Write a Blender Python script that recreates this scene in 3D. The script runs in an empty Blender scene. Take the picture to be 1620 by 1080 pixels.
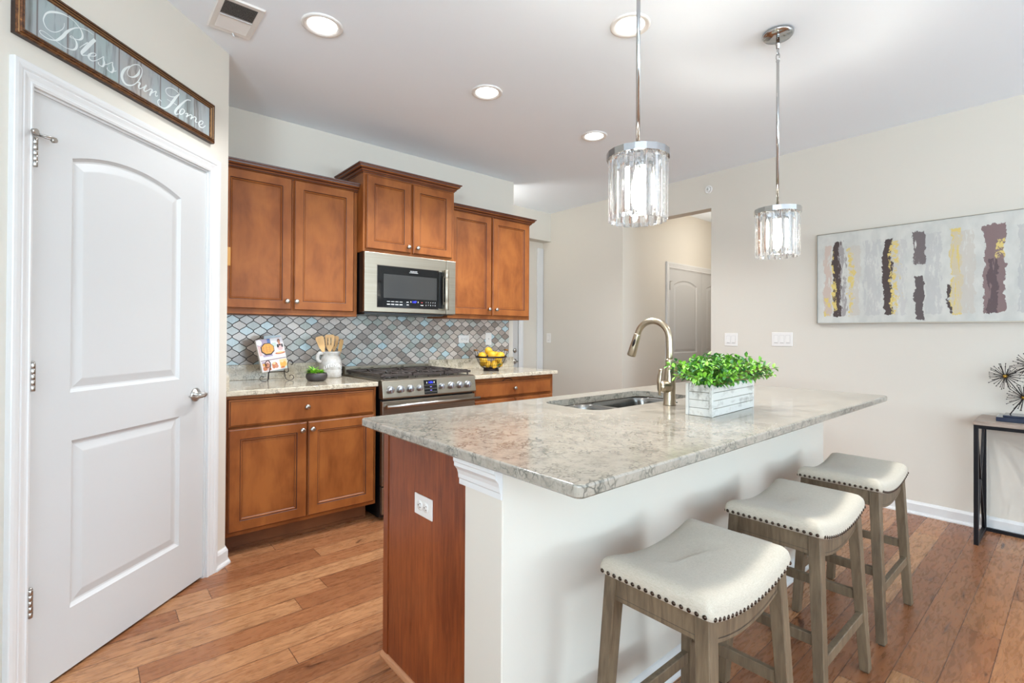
import bpy, bmesh, math, random
from math import sin, cos, pi, sqrt, radians
from mathutils import Vector, Matrix
from mathutils.geometry import tessellate_polygon
random.seed(7)
S = bpy.context.scene
COL = S.collection

# ------------------------------------------------------------------ camera
F_PX, PSI, PITCH, ROLL, CY, EYE = 784.58, radians(40.7656), radians(0.3557), radians(0.3017), 522.73, 1.2312
fw = Vector((sin(PSI) * cos(PITCH), cos(PSI) * cos(PITCH), sin(PITCH)))
rt = Vector((cos(PSI), -sin(PSI), 0))
up = rt.cross(fw)
r2 = cos(ROLL) * rt + sin(ROLL) * up
u2 = -sin(ROLL) * rt + cos(ROLL) * up
cam = bpy.data.cameras.new('camera')
cam.sensor_width = 36.0
cam.lens = F_PX / 1620 * 36
cam.shift_y = -(540 - CY) / 1620
cam.clip_start = 0.02
cam_ob = bpy.data.objects.new('camera', cam)
M = Matrix((r2, u2, -fw)).transposed().to_4x4()
M.translation = Vector((0, 0, EYE))
cam_ob.matrix_world = M
COL.objects.link(cam_ob)
S.camera = cam_ob

# ------------------------------------------------------------------ light and exposure
S.view_settings.view_transform = 'Standard'
S.view_settings.look = 'None'
S.view_settings.gamma = 1.0
S.view_settings.exposure = -0.05
S.view_settings.use_curve_mapping = False
S.cycles.use_denoising = True
S.cycles.max_bounces = 10
S.cycles.diffuse_bounces = 8
S.cycles.glossy_bounces = 4
S.cycles.transmission_bounces = 8
S.cycles.transparent_max_bounces = 16
S.cycles.caustics_reflective = False
S.cycles.caustics_refractive = False
S.cycles.sample_clamp_indirect = 6.0
W = bpy.data.worlds.new('sky')
S.world = W
W.use_nodes = True
W.node_tree.nodes['Background'].inputs[0].default_value = (0.78, 0.89, 1.0, 1)
W.node_tree.nodes['Background'].inputs[1].default_value = 0.9

def area(name, loc, size, rot, power, color):
    l = bpy.data.lights.new(name, 'AREA')
    l.shape = 'RECTANGLE'; l.size, l.size_y = size; l.energy = power; l.color = color
    o = bpy.data.objects.new(name, l); o.location = loc; o.rotation_euler = rot
    COL.objects.link(o); return o
DAY = (0.71, 0.875, 1.0)
# daylight coming in through the windows and the sliding door behind the camera; lamps tilted up to brighten the ceiling
UP = radians(50)
area('daylight_front', (2.9, -6.88, 1.2), (2.6, 2.1), (pi / 2 + radians(66), 0, 0), 600, DAY)
area('daylight_front', (-0.6, -6.88, 1.5), (2.4, 1.6), (pi / 2 + radians(66), 0, 0), 110, DAY)
area('daylight_side', (-2.42, -4.9, 1.5), (2.2, 1.6), (pi / 2 + radians(46), 0, -pi / 2), 75, DAY)
area('daylight_side', (-2.42, -1.9, 1.5), (2.0, 1.6), (pi / 2 + radians(50), 0, -pi / 2), 350, DAY)
area('daylight_slider', (4.34, -2.45, 1.2), (2.2, 2.1), (pi / 2 + UP, 0, pi / 2), 38, DAY)

def lamp(name, loc, power, color, radius=0.06, spot=None, aim=None):
    l = bpy.data.lights.new(name, 'SPOT' if spot else 'POINT')
    l.energy = power; l.color = color; l.shadow_soft_size = radius
    if spot: l.spot_size = spot; l.spot_blend = 0.6
    o = bpy.data.objects.new(name, l); o.location = loc
    COL.objects.link(o); return o

# ------------------------------------------------------------------ materials
def lin(c):
    c /= 255.0
    return c / 12.92 if c <= 0.04045 else ((c + 0.055) / 1.055) ** 2.4
def rgb(r, g, b): return (lin(r), lin(g), lin(b), 1)

class NT:
    """small node-tree writer"""
    def __init__(s, name):
        s.m = bpy.data.materials.new(name); s.m.use_nodes = True
        s.t = s.m.node_tree; s.b = s.t.nodes['Principled BSDF']
    def n(s, kind, **kw):
        x = s.t.nodes.new('ShaderNode' + kind)
        for k, v in kw.items(): setattr(x, k, v)
        return x
    def l(s, a, b): s.t.links.new(a, b)
    def put(s, sock, v):
        if isinstance(v, bpy.types.NodeSocket): s.l(v, sock)
        else: sock.default_value = v
    def math(s, op, a, b=None, c=None, clamp=False):
        x = s.n('Math', operation=op); x.use_clamp = clamp
        for i, v in enumerate((a, b, c)):
            if v is not None: s.put(x.inputs[i], v)
        return x.outputs[0]
    def co(s, scale=(1, 1, 1), loc=(0, 0, 0), rot=(0, 0, 0), kind='Object'):
        tc = s.n('TexCoord'); mp = s.n('Mapping')
        mp.inputs['Scale'].default_value = scale; mp.inputs['Location'].default_value = loc
        mp.inputs['Rotation'].default_value = rot
        s.l(tc.outputs[kind], mp.inputs[0]); return mp.outputs[0]
    def noise(s, vec, scale, detail=3, rough=0.5, dist=0.0):
        x = s.n('TexNoise'); x.inputs['Scale'].default_value = scale
        x.inputs['Detail'].default_value = detail; x.inputs['Roughness'].default_value = rough
        x.inputs['Distortion'].default_value = dist
        s.l(vec, x.inputs['Vector']); return x
    def ramp(s, fac, stops, interp='LINEAR'):
        x = s.n('ValToRGB'); x.color_ramp.interpolation = interp
        e = x.color_ramp.elements
        while len(e) < len(stops): e.new(0.5)
        for i, (p, c) in enumerate(stops): e[i].position = p; e[i].color = c
        s.l(fac, x.inputs[0]); return x.outputs[0]
    def mix(s, fac, a, b, blend='MIX'):
        x = s.n('Mix', data_type='RGBA', blend_type=blend)
        s.put(x.inputs[0], fac); s.put(x.inputs[6], a); s.put(x.inputs[7], b); return x.outputs[2]
    def sep(s, vec):
        x = s.n('SeparateXYZ'); s.l(vec, x.inputs[0]); return x.outputs
    def comb(s, x=0.0, y=0.0, z=0.0):
        c = s.n('CombineXYZ')
        for i, v in enumerate((x, y, z)): s.put(c.inputs[i], v)
        return c.outputs[0]
    def vadd(s, a, b):
        x = s.n('VectorMath', operation='ADD'); s.put(x.inputs[0], a); s.put(x.inputs[1], b); return x.outputs[0]
    def bump(s, h, strength=0.2, dist=0.01):
        x = s.n('Bump'); x.inputs['Strength'].default_value = strength; x.inputs['Distance'].default_value = dist
        s.l(h, x.inputs['Height']); s.l(x.outputs[0], s.b.inputs['Normal'])
    def set(s, **kw):
        for k, v in kw.items(): s.put(s.b.inputs[k.replace('_', ' ')], v)
        return s.m

def plain(name, col, rough=0.5, metal=0.0, **kw):
    t = NT(name); return t.set(Base_Color=col, Roughness=rough, Metallic=metal, **kw)

def paint(name, col, rough=0.6, bump=0.03):
    t = NT(name); h = t.noise(t.co(), 260, 2)
    v = t.noise(t.co(), 1.3, 2)
    t.bump(h.outputs[0], bump, 0.002)
    c2 = tuple(x * 0.97 for x in col[:3]) + (1,)
    return t.set(Base_Color=t.mix(v.outputs[0], col, c2), Roughness=rough)

M_WALL = paint('wall_paint', rgb(209, 203, 192))
M_CEIL = paint('ceiling_paint', rgb(238, 246, 254), 0.8)
M_TRIM = paint('trim_paint', rgb(212, 212, 211), 0.35, 0.01)
M_DOOR = paint('door_paint', rgb(196, 196, 195), 0.4, 0.01)
M_PLASTIC = plain('white_plastic', rgb(226, 223, 219), 0.35)
M_SLOT = plain('dark_slot', rgb(40, 38, 36), 0.6)
M_GREYLINE = plain('grey_gap', rgb(150, 148, 145), 0.6)
M_NICKEL = plain('satin_nickel', rgb(178, 174, 168), 0.28, 1.0)
M_CHROME = plain('chrome', rgb(182, 182, 182), 0.08, 1.0)
M_BRUSH = plain('brushed_bronze_nickel', rgb(176, 163, 142), 0.3, 1.0)
M_BLACKMETAL = plain('black_metal', rgb(32, 32, 36), 0.38, 0.6)
M_IRON = plain('dark_iron', rgb(48, 38, 38), 0.45, 0.7)
M_BLACK = plain('black_enamel', rgb(14, 14, 15), 0.3)
M_GLASSBLACK = plain('black_glass', rgb(14, 14, 15), 0.06, 0.0, Specular_IOR_Level=0.3)
M_GRATE = plain('cast_iron_grate', rgb(84, 76, 72), 0.42, 0.7)
M_KNOB = plain('polished_knob', rgb(196, 202, 210), 0.28, 1.0)
M_SINK = plain('sink_steel', rgb(136, 134, 130), 0.24, 1.0)

def m_steel():
    t = NT('stainless_steel'); v = t.co((1.5, 1.5, 120))
    n = t.noise(v, 1.0, 3)
    c = t.ramp(n.outputs[0], [(0.2, rgb(150, 142, 128)), (0.8, rgb(164, 156, 142))])
    return t.set(Base_Color=c, Roughness=0.36, Metallic=1.0)
M_STEEL = m_steel()

def m_wood(name, a, b, grain=(5, 5, 0.9), rough=0.33, fine=0.25, coat=0.25, blotch=1.6, spec=0.5):
    t = NT(name)
    big = t.noise(t.co((blotch, blotch, blotch * 0.55)), 2.2, 3, 0.55, 0.4)
    gr = t.noise(t.co(tuple(g * 9 for g in grain)), 1.0, 4, 0.65, 0.6)
    f = t.math('MULTIPLY_ADD', gr.outputs[0], fine, t.math('MULTIPLY', big.outputs[0], 1 - fine))
    c = t.ramp(f, [(0.36, a), (0.62, b)])
    t.bump(gr.outputs[0], 0.03, 0.002)
    return t.set(Base_Color=c, Roughness=rough, Coat_Weight=coat, Coat_Roughness=0.18, Specular_IOR_Level=spec)
M_CAB = m_wood('maple_cabinet_stain', rgb(123, 67, 30), rgb(153, 91, 44), rough=0.46, coat=0.0, blotch=3.0, fine=0.18, spec=0.25)
M_GLAZE = plain('dark_glaze', rgb(74, 34, 20), 0.4)
M_PANEL = m_wood('cherry_end_panel', rgb(104, 46, 22), rgb(148, 76, 38), (7, 7, 0.7), 0.3, 0.55, 0.0, spec=0.35)
M_TOE = m_wood('toe_kick_wood', rgb(98, 58, 36), rgb(128, 80, 50), (0.8, 5, 5))
M_STOOL = m_wood('weathered_oak', rgb(82, 67, 50), rgb(120, 102, 80), (7, 7, 0.8), 0.5, 0.6, 0.0)
M_SHOE = plain('shoe_moulding_wood', rgb(176, 122, 84), 0.4)
M_CONSOLEWOOD = m_wood('greyed_oak', rgb(120, 104, 92), rgb(164, 148, 136), (6, 0.8, 6), 0.5, 0.6, 0.0)
M_LADLE = m_wood('beech_wood', rgb(206, 158, 98), rgb(228, 186, 128), (5, 5, 0.6), 0.5, 0.5, 0.0)
M_HANDLEWOOD = plain('brown_wood', rgb(138, 92, 40), 0.5)
M_GOLDWOOD = plain('golden_wood', rgb(190, 138, 62), 0.45)

def m_floor():
    t = NT('hickory_planks'); PW, PL = 0.1205, 1.15
    x, y, z = t.sep(t.co())
    row = t.math('FLOOR', t.math('DIVIDE', t.math('ADD', y, 20.0 - 2.16 % PW - 0.0), PW))
    wn = t.n('TexWhiteNoise', noise_dimensions='1D'); t.l(row, wn.inputs['W'])
    xs = t.math('ADD', t.math('DIVIDE', x, PL), t.math('MULTIPLY', wn.outputs['Value'], 7.31))
    ix = t.math('FLOOR', xs)
    w2 = t.n('TexWhiteNoise', noise_dimensions='2D'); t.l(t.comb(row, ix), w2.inputs['Vector'])
    rid = w2.outputs['Value']
    # joints
    fy = t.math('FRACT', t.math('DIVIDE', t.math('ADD', y, 20.0 - 2.16 % PW), PW))
    fx = t.math('FRACT', xs)
    dy = t.math('MULTIPLY', t.math('MINIMUM', fy, t.math('SUBTRACT', 1.0, fy)), PW)
    dx = t.math('MULTIPLY', t.math('MINIMUM', fx, t.math('SUBTRACT', 1.0, fx)), PL)
    gap = t.math('SMOOTH_MIN', dx, dy, 0.0005)
    gm = t.n('MapRange'); t.l(gap, gm.inputs[0]); gm.inputs[1].default_value = 0.0004; gm.inputs[2].default_value = 0.0022
    # grain, shifted per plank
    sh = t.math('MULTIPLY', rid, 37.0)
    gv = t.comb(t.math('ADD', t.math('MULTIPLY', x, 1.25), sh), t.math('ADD', t.math('MULTIPLY', y, 6.5), sh), sh)
    g1 = t.noise(gv, 2.0, 4, 0.5, 2.4)
    g2 = t.noise(gv, 9.0, 4, 0.6, 0.8)
    rings = t.math('FRACT', t.math('MULTIPLY', g1.outputs[0], 7.0))
    ringl = t.math('SMOOTHSTEP', rings, 0.0, 0.22) if False else t.math('POWER', t.math('ABSOLUTE', t.math('SUBTRACT', rings, 0.5)), 3.2)
    tone = t.ramp(rid, [(0.0, rgb(138, 88, 57)), (0.3, rgb(156, 104, 69)), (0.62, rgb(169, 118, 80)), (1.0, rgb(182, 134, 94))])
    c = t.mix(t.math('MULTIPLY', ringl, 5.0, clamp=True), tone, rgb(118, 74, 50), 'MIX')
    kn = t.ramp(g1.outputs[0], [(0.27, rgb(84, 50, 34)), (0.40, rgb(255, 255, 255))])
    c = t.mix(0.75, c, kn, 'MULTIPLY')
    fine = t.ramp(g2.outputs[0], [(0.3, rgb(214, 206, 200)), (0.65, rgb(255, 255, 255))])
    c = t.mix(0.8, c, fine, 'MULTIPLY')
    c = t.mix(gm.outputs[0], rgb(72, 42, 28), c)
    hb = t.math('ADD', t.math('MULTIPLY', gm.outputs[0], 1.0), t.math('MULTIPLY', g1.outputs[0], 0.55))
    t.bump(hb, 0.22, 0.004)
    return t.set(Base_Color=c, Roughness=t.math('MULTIPLY_ADD', g2.outputs[0], 0.16, 0.2), Specular_IOR_Level=0.35)
M_FLOOR = m_floor()

def m_quartz(name, base, base2, vein):
    t = NT(name)
    co = t.co()
    d = t.noise(co, 9, 4, 0.6)
    dd = t.n('VectorMath', operation='MULTIPLY_ADD'); t.l(d.outputs['Color'], dd.inputs[0])
    dd.inputs[1].default_value = (0.10, 0.10, 0.10); t.l(co, dd.inputs[2])
    def veins(scale, w):
        v = t.n('TexVoronoi', feature='DISTANCE_TO_EDGE'); v.inputs['Scale'].default_value = scale
        t.l(dd.outputs[0], v.inputs['Vector'])
        return t.ramp(v.outputs['Distance'], [(0.0, (1, 1, 1, 1)), (w, (0, 0, 0, 1))])
    m1 = t.ramp(t.noise(co, 9, 4, 0.65).outputs[0], [(0.47, (0, 0, 0, 1)), (0.62, (1, 1, 1, 1))])
    m2 = t.ramp(t.noise(co, 17, 4, 0.65).outputs[0], [(0.46, (0, 0, 0, 1)), (0.60, (1, 1, 1, 1))])
    a = t.math('MULTIPLY', veins(24, 0.075), m1)
    b = t.math('MULTIPLY', veins(52, 0.15), m2)
    v = t.math('MAXIMUM', a, t.math('MULTIPLY', b, 0.85))
    cl = t.noise(co, 26, 4, 0.6)
    c = t.ramp(cl.outputs[0], [(0.30, base2), (0.56, base)])
    sp = t.ramp(t.noise(co, 120, 2).outputs[0], [(0.28, rgb(150, 140, 128)), (0.42, rgb(255, 255, 255))])
    c = t.mix(0.3, c, sp, 'MULTIPLY')
    c = t.mix(t.math('MULTIPLY', v, 0.85, clamp=True), c, vein)
    return t.set(Base_Color=c, Roughness=0.14, Coat_Weight=0.25, Coat_Roughness=0.06)
M_QUARTZ = m_quartz('island_quartz', rgb(158, 151, 139), rgb(141, 134, 123), rgb(66, 69, 62))
M_QUARTZ2 = m_quartz('cream_granite', rgb(204, 194, 174), rgb(184, 172, 150), rgb(84, 76, 66))

def m_tile():
    t = NT('arabesque_tile'); TW, TH = 0.0855, 0.0755
    x, y, z = t.sep(t.co())
    u = t.math('DIVIDE', t.math('ADD', x, 0.0099), TW / 2); v = t.math('DIVIDE', t.math('ADD', z, 0.044), TH)
    ph = t.math('MULTIPLY', v, 2 * pi)
    cs = t.math('MULTIPLY', t.math('COSINE', ph), 0.5)
    # square the wave a little so shoulders are full and necks short
    c3 = t.math('MULTIPLY', t.math('COSINE', t.math('MULTIPLY', ph, 3.0)), 0.0)
    cs = t.math('ADD', cs, c3)
    cs = t.math('MINIMUM', t.math('MAXIMUM', cs, -0.5), 0.5)
    ue = t.math('SUBTRACT', u, cs); uo = t.math('SUBTRACT', t.math('ADD', u, cs), 1.0)
    def dist(w):
        h = t.math('DIVIDE', w, 2.0)
        return t.math('ABSOLUTE', t.math('MULTIPLY', t.math('SUBTRACT', h, t.math('ROUND', h)), 2.0))
    ke = t.math('FLOOR', t.math('DIVIDE', ue, 2.0)); ko = t.math('FLOOR', t.math('DIVIDE', uo, 2.0))
    col = t.math('ADD', ke, ko)
    par = t.math('FLOORED_MODULO', col, 2.0)
    rowi = t.math('FLOOR', t.math('ADD', v, t.math('MULTIPLY', t.math('SUBTRACT', 1.0, par), 0.5)))
    dmin = t.math('MULTIPLY', t.math('MINIMUM', dist(ue), dist(uo)), TW / 2)
    # distance measured across the line: divide by sqrt(1+slope^2)
    sl = t.math('MULTIPLY', t.math('SINE', ph), 0.5 * (TW / 2) * 2 * pi / TH)
    dn = t.math('DIVIDE', dmin, t.math('SQRT', t.math('MULTIPLY_ADD', sl, sl, 1.0)))
    gm = t.n('MapRange'); t.l(dn, gm.inputs[0]); gm.inputs[1].default_value = 0.0017; gm.inputs[2].default_value = 0.0026
    wn = t.n('TexWhiteNoise', noise_dimensions='2D'); t.l(t.comb(col, rowi), wn.inputs['Vector'])
    tone = t.ramp(wn.outputs['Value'], [(0.0, rgb(150, 140, 132)), (0.16, rgb(188, 182, 175)), (0.32, rgb(170, 159, 150)),
        (0.46, rgb(164, 170, 162)), (0.58, rgb(208, 199, 191)), (0.72, rgb(188, 194, 190)), (0.84, rgb(196, 184, 173)), (0.93, rgb(184, 206, 212))], 'CONSTANT')
    st = t.noise(t.co((70, 70, 4)), 1.0, 3)
    tone = t.mix(0.5, tone, t.ramp(st.outputs[0], [(0.3, rgb(226, 222, 218)), (0.7, rgb(255, 255, 255))]), 'MULTIPLY')
    c = t.mix(gm.outputs[0], rgb(48, 46, 46), tone)
    t.bump(gm.outputs[0], 0.35, 0.003)
    return t.set(Base_Color=c, Roughness=t.math('MULTIPLY_ADD', gm.outputs[0], -0.45, 0.7))
M_TILE = m_tile()

def m_fabric(name, a, b, scale=420):
    t = NT(name)
    w1 = t.noise(t.co((scale, scale * 0.08, scale * 0.3)), 1, 2)
    w2 = t.noise(t.co((scale * 0.08, scale, scale * 0.3)), 1, 2)
    f = t.math('MULTIPLY', t.math('ADD', w1.outputs[0], w2.outputs[0]), 0.5)
    t.bump(f, 0.35, 0.002)
    return t.set(Base_Color=t.ramp(f, [(0.36, a), (0.62, b)]), Roughness=0.9, Sheen_Weight=0.15)
M_LINEN = m_fabric('greige_linen', rgb(171, 161, 145), rgb(188, 178, 162), 1100)

def m_leaf(name, a, b):
    t = NT(name); g = t.n('NewGeometry')
    wn = t.n('TexWhiteNoise', noise_dimensions='1D'); t.l(g.outputs['Random Per Island'], wn.inputs['W'])
    c = t.ramp(wn.outputs['Value'], [(0.0, a), (1.0, b)])
    return t.set(Base_Color=c, Roughness=0.4, Subsurface_Weight=0.0)
M_LEAF = m_leaf('boxwood_leaf', rgb(44, 108, 40), rgb(138, 196, 62))
M_LEAFD = m_leaf('dark_leaf', rgb(30, 84, 52), rgb(60, 120, 60))
M_SUCC = m_leaf('succulent_leaf', rgb(106, 170, 44), rgb(164, 214, 72))
M_STEM = plain('stem_brown', rgb(110, 84, 52), 0.7)

def m_whitewash():
    t = NT('whitewashed_wood')
    n = t.noise(t.co((4, 40, 30)), 1.2, 4, 0.6)
    n2 = t.noise(t.co(), 14, 4, 0.7)
    f = t.math('MULTIPLY', n.outputs[0], n2.outputs[0])
    return t.set(Base_Color=t.ramp(f, [(0.12, rgb(146, 140, 132)), (0.24, rgb(200, 198, 192))]), Roughness=0.6)
M_WWASH = m_whitewash()
M_GAPBROWN = plain('board_gap', rgb(120, 106, 92), 0.8)

def m_emit(name, col, power):
    t = NT(name); return t.set(Base_Color=(0, 0, 0, 1), Emission_Color=col, Emission_Strength=power, Roughness=0.5)
M_LENS = m_emit('lit_lens', (1.0, 0.97, 0.92, 1), 9.0)
M_BULB = m_emit('lit_bulb', (1.0, 0.93, 0.80, 1), 620.0)
M_BLUE = m_emit('blue_digits', (0.03, 0.05, 1.0, 1), 5.0)
M_VIOLET = m_emit('violet_digits', (0.35, 0.28, 1.0, 1), 1.2)
M_PRINT = plain('white_print', rgb(225, 225, 225), 0.4)
M_REDPRINT = plain('red_print', rgb(190, 60, 60), 0.4)

def m_crystal():
    t = NT('crystal'); t.set(Base_Color=(1, 1, 1, 1), Roughness=0.03, Transmission_Weight=1.0, IOR=1.5)
    tr = t.n('BsdfTransparent'); mx = t.n('MixShader'); mx.inputs[0].default_value = 0.15
    out = t.t.nodes['Material Output']
    t.l(t.b.outputs[0], mx.inputs[1]); t.l(tr.outputs[0], mx.inputs[2]); t.l(mx.outputs[0], out.inputs[0])
    return t.m
M_CRYSTAL = m_crystal()
M_LEMON = (lambda t: (t.bump(t.noise(t.co(), 90, 2).outputs[0], 0.2, 0.004), t.set(Base_Color=rgb(218, 170, 42), Roughness=0.5))[1])(NT('lemon_peel'))
M_POT = plain('charcoal_ceramic', rgb(62, 56, 56), 0.45)
M_CROCK = (lambda t: t.set(Base_Color=t.ramp(t.noise(t.co(), 18, 5, 0.7).outputs[0], [(0.36, rgb(168, 160, 150)), (0.62, rgb(192, 190, 187))]), Roughness=0.5))(NT('stoneware'))
M_CROCKTXT = plain('white_glaze', rgb(240, 240, 238), 0.4)
M_NAVY = plain('navy_lacquer', rgb(26, 38, 60), 0.2, 0.0, Coat_Weight=0.5)
M_BRONZE = plain('blackened_bronze', rgb(58, 52, 50), 0.35, 0.8)
M_GOLD = plain('gold', rgb(200, 160, 70), 0.3, 1.0)
M_NAIL = plain('bronze_nail', rgb(70, 58, 50), 0.3, 1.0)

def m_frame():
    t = NT('bronze_frame')
    n = t.noise(t.co(), 60, 4, 0.7)
    return t.set(Base_Color=t.ramp(n.outputs[0], [(0.35, rgb(60, 34, 18)), (0.6, rgb(112, 70, 38)), (0.75, rgb(170, 120, 70))]), Roughness=0.35, Metallic=0.35)
M_FRAME = m_frame()
M_FRAMED = plain('dark_frame_groove', rgb(40, 24, 16), 0.4)
M_FRAMEL = plain('gilt_bead', rgb(158, 120, 78), 0.35, 0.5)

def m_barn():
    t = NT('weathered_blue_boards')
    x, y, z = t.sep(t.co())
    n1 = t.noise(t.co((26, 26, 3.0)), 1.0, 5, 0.65, 0.5)
    n2 = t.noise(t.co((4, 4, 2.0)), 1.6, 3)
    c = t.ramp(n2.outputs[0], [(0.3, rgb(164, 158, 152)), (0.48, rgb(156, 162, 164)), (0.72, rgb(152, 172, 170))])
    g = t.ramp(n1.outputs[0], [(0.32, rgb(150, 140, 132)), (0.5, rgb(255, 255, 255))])
    c = t.mix(0.75, c, g, 'MULTIPLY')
    f = t.math('FRACT', t.math('DIVIDE', x, 0.105))
    d = t.math('ABSOLUTE', t.math('SUBTRACT', f, 0.5))
    ln = t.n('MapRange'); t.l(d, ln.inputs[0]); ln.inputs[1].default_value = 0.012; ln.inputs[2].default_value = 0.04
    c = t.mix(ln.outputs[0], rgb(112, 106, 104), c)
    return t.set(Base_Color=c, Roughness=0.55)
M_BARN = m_barn()
M_SCRIPT = plain('white_script', rgb(212, 218, 216), 0.5)
M_PAPER = plain('page_paper', rgb(232, 228, 216), 0.7)

def m_canvas():
    """abstract canvas: soft vertical brush bands, dark umber and gold leaf; u along the wall, v up, in metres"""
    t = NT('abstract_canvas')
    x, y, z = t.sep(t.co())
    wob = t.noise(t.co((3, 3, 3)), 4, 5, 0.65)
    fine = t.noise(t.co((50, 50, 9)), 1, 5, 0.75)
    leaf = t.noise(t.co((1, 1, .8)), 30, 5, 0.8)
    uu = t.math('ADD', x, t.math('MULTIPLY', t.math('SUBTRACT', wob.outputs[0], 0.5), 0.075))
    uu = t.math('ADD', uu, t.math('MULTIPLY', t.math('SUBTRACT', leaf.outputs[0], 0.5), 0.03))
    vv = t.math('ADD', z, t.math('MULTIPLY', t.math('SUBTRACT', fine.outputs[0], 0.5), 0.06))
    bg = t.ramp(t.noise(t.co((4, 4, 2)), 4, 4).outputs[0], [(0.35, rgb(186, 186, 180)), (0.65, rgb(200, 199, 192))])
    state = [bg]
    def band(u0, u1, v0, v1, col, cut=None, cutn=None, op=1.0):
        a = t.math('MULTIPLY', t.math('GREATER_THAN', uu, u0), t.math('LESS_THAN', uu, u1))
        b = t.math('MULTIPLY', t.math('GREATER_THAN', vv, v0), t.math('LESS_THAN', vv, v1))
        m = t.math('MULTIPLY', a, b)
        if cut is not None:
            m = t.math('MULTIPLY', m, t.math('GREATER_THAN', (cutn or leaf).outputs[0], cut))
        if op < 1: m = t.math('MULTIPLY', m, op)
        state[0] = t.mix(m, state[0], col)
    DK, GR, TP, PL, GD = rgb(66, 52, 50), rgb(172, 171, 170), rgb(186, 178, 167), rgb(120, 98, 97), rgb(206, 184, 108)
    band(0.05, 0.098, 0.06, 0.60, rgb(188, 170, 158), 0.42, fine); band(0.052, 0.09, 0.06, 0.20, GD, 0.50)
    band(0.11, 0.165, 0.05, 0.62, DK); band(0.15, 0.20, 0.06, 0.63, rgb(150, 144, 142), 0.5, fine)
    band(0.105, 0.135, 0.10, 0.34, GD, 0.49); band(0.108, 0.122, 0.38, 0.55, GD, 0.5)
    band(0.215, 0.285, 0.06, 0.58, TP, 0.40, fine, 0.7); band(0.212, 0.25, 0.05, 0.57, GD, 0.50)
    band(0.31, 0.41, 0.06, 0.61, GR, 0.46, fine, 0.6)
    band(0.425, 0.485, 0.06, 0.60, DK); band(0.48, 0.56, 0.06, 0.59, rgb(182, 180, 178), 0.46, fine, 0.7)
    band(0.468, 0.515, 0.06, 0.58, GD, 0.50); band(0.51, 0.54, 0.15, 0.50, GD, 0.60)
    band(0.605, 0.655, 0.02, 0.32, rgb(86, 76, 76)); band(0.60, 0.665, 0.40, 0.63, rgb(104, 94, 94), 0.40, fine)
    band(0.665, 0.745, 0.06, 0.61, GR, 0.44, fine, 0.6)
    band(0.78, 0.81, 0.06, 0.25, DK, 0.46); band(0.795, 0.85, 0.05, 0.62, GD, 0.40); band(0.80, 0.91, 0.06, 0.60, TP, 0.42, fine, 0.7)
    band(0.955, 1.05, 0.06, 0.62, PL); band(0.975, 1.02, 0.06, 0.40, rgb(84, 66, 68), 0.42, fine); band(1.01, 1.05, 0.40, 0.52, GD, 0.5)
    band(1.11, 1.20, 0.06, 0.60, GR, 0.42, fine, 0.7); band(1.24, 1.30, 0.06, 0.60, DK); band(1.28, 1.33, 0.06, 0.60, GD, 0.5)
    band(1.38, 1.45, 0.06, 0.6, TP, 0.42, fine)
    return t.set(Base_Color=state[0], Roughness=0.5)
M_CANVAS = m_canvas()
M_CHAMP = plain('champagne_frame', rgb(200, 192, 176), 0.3, 0.6)
M_FRAMEIN = plain('dark_liner', rgb(50, 44, 42), 0.5)

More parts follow.
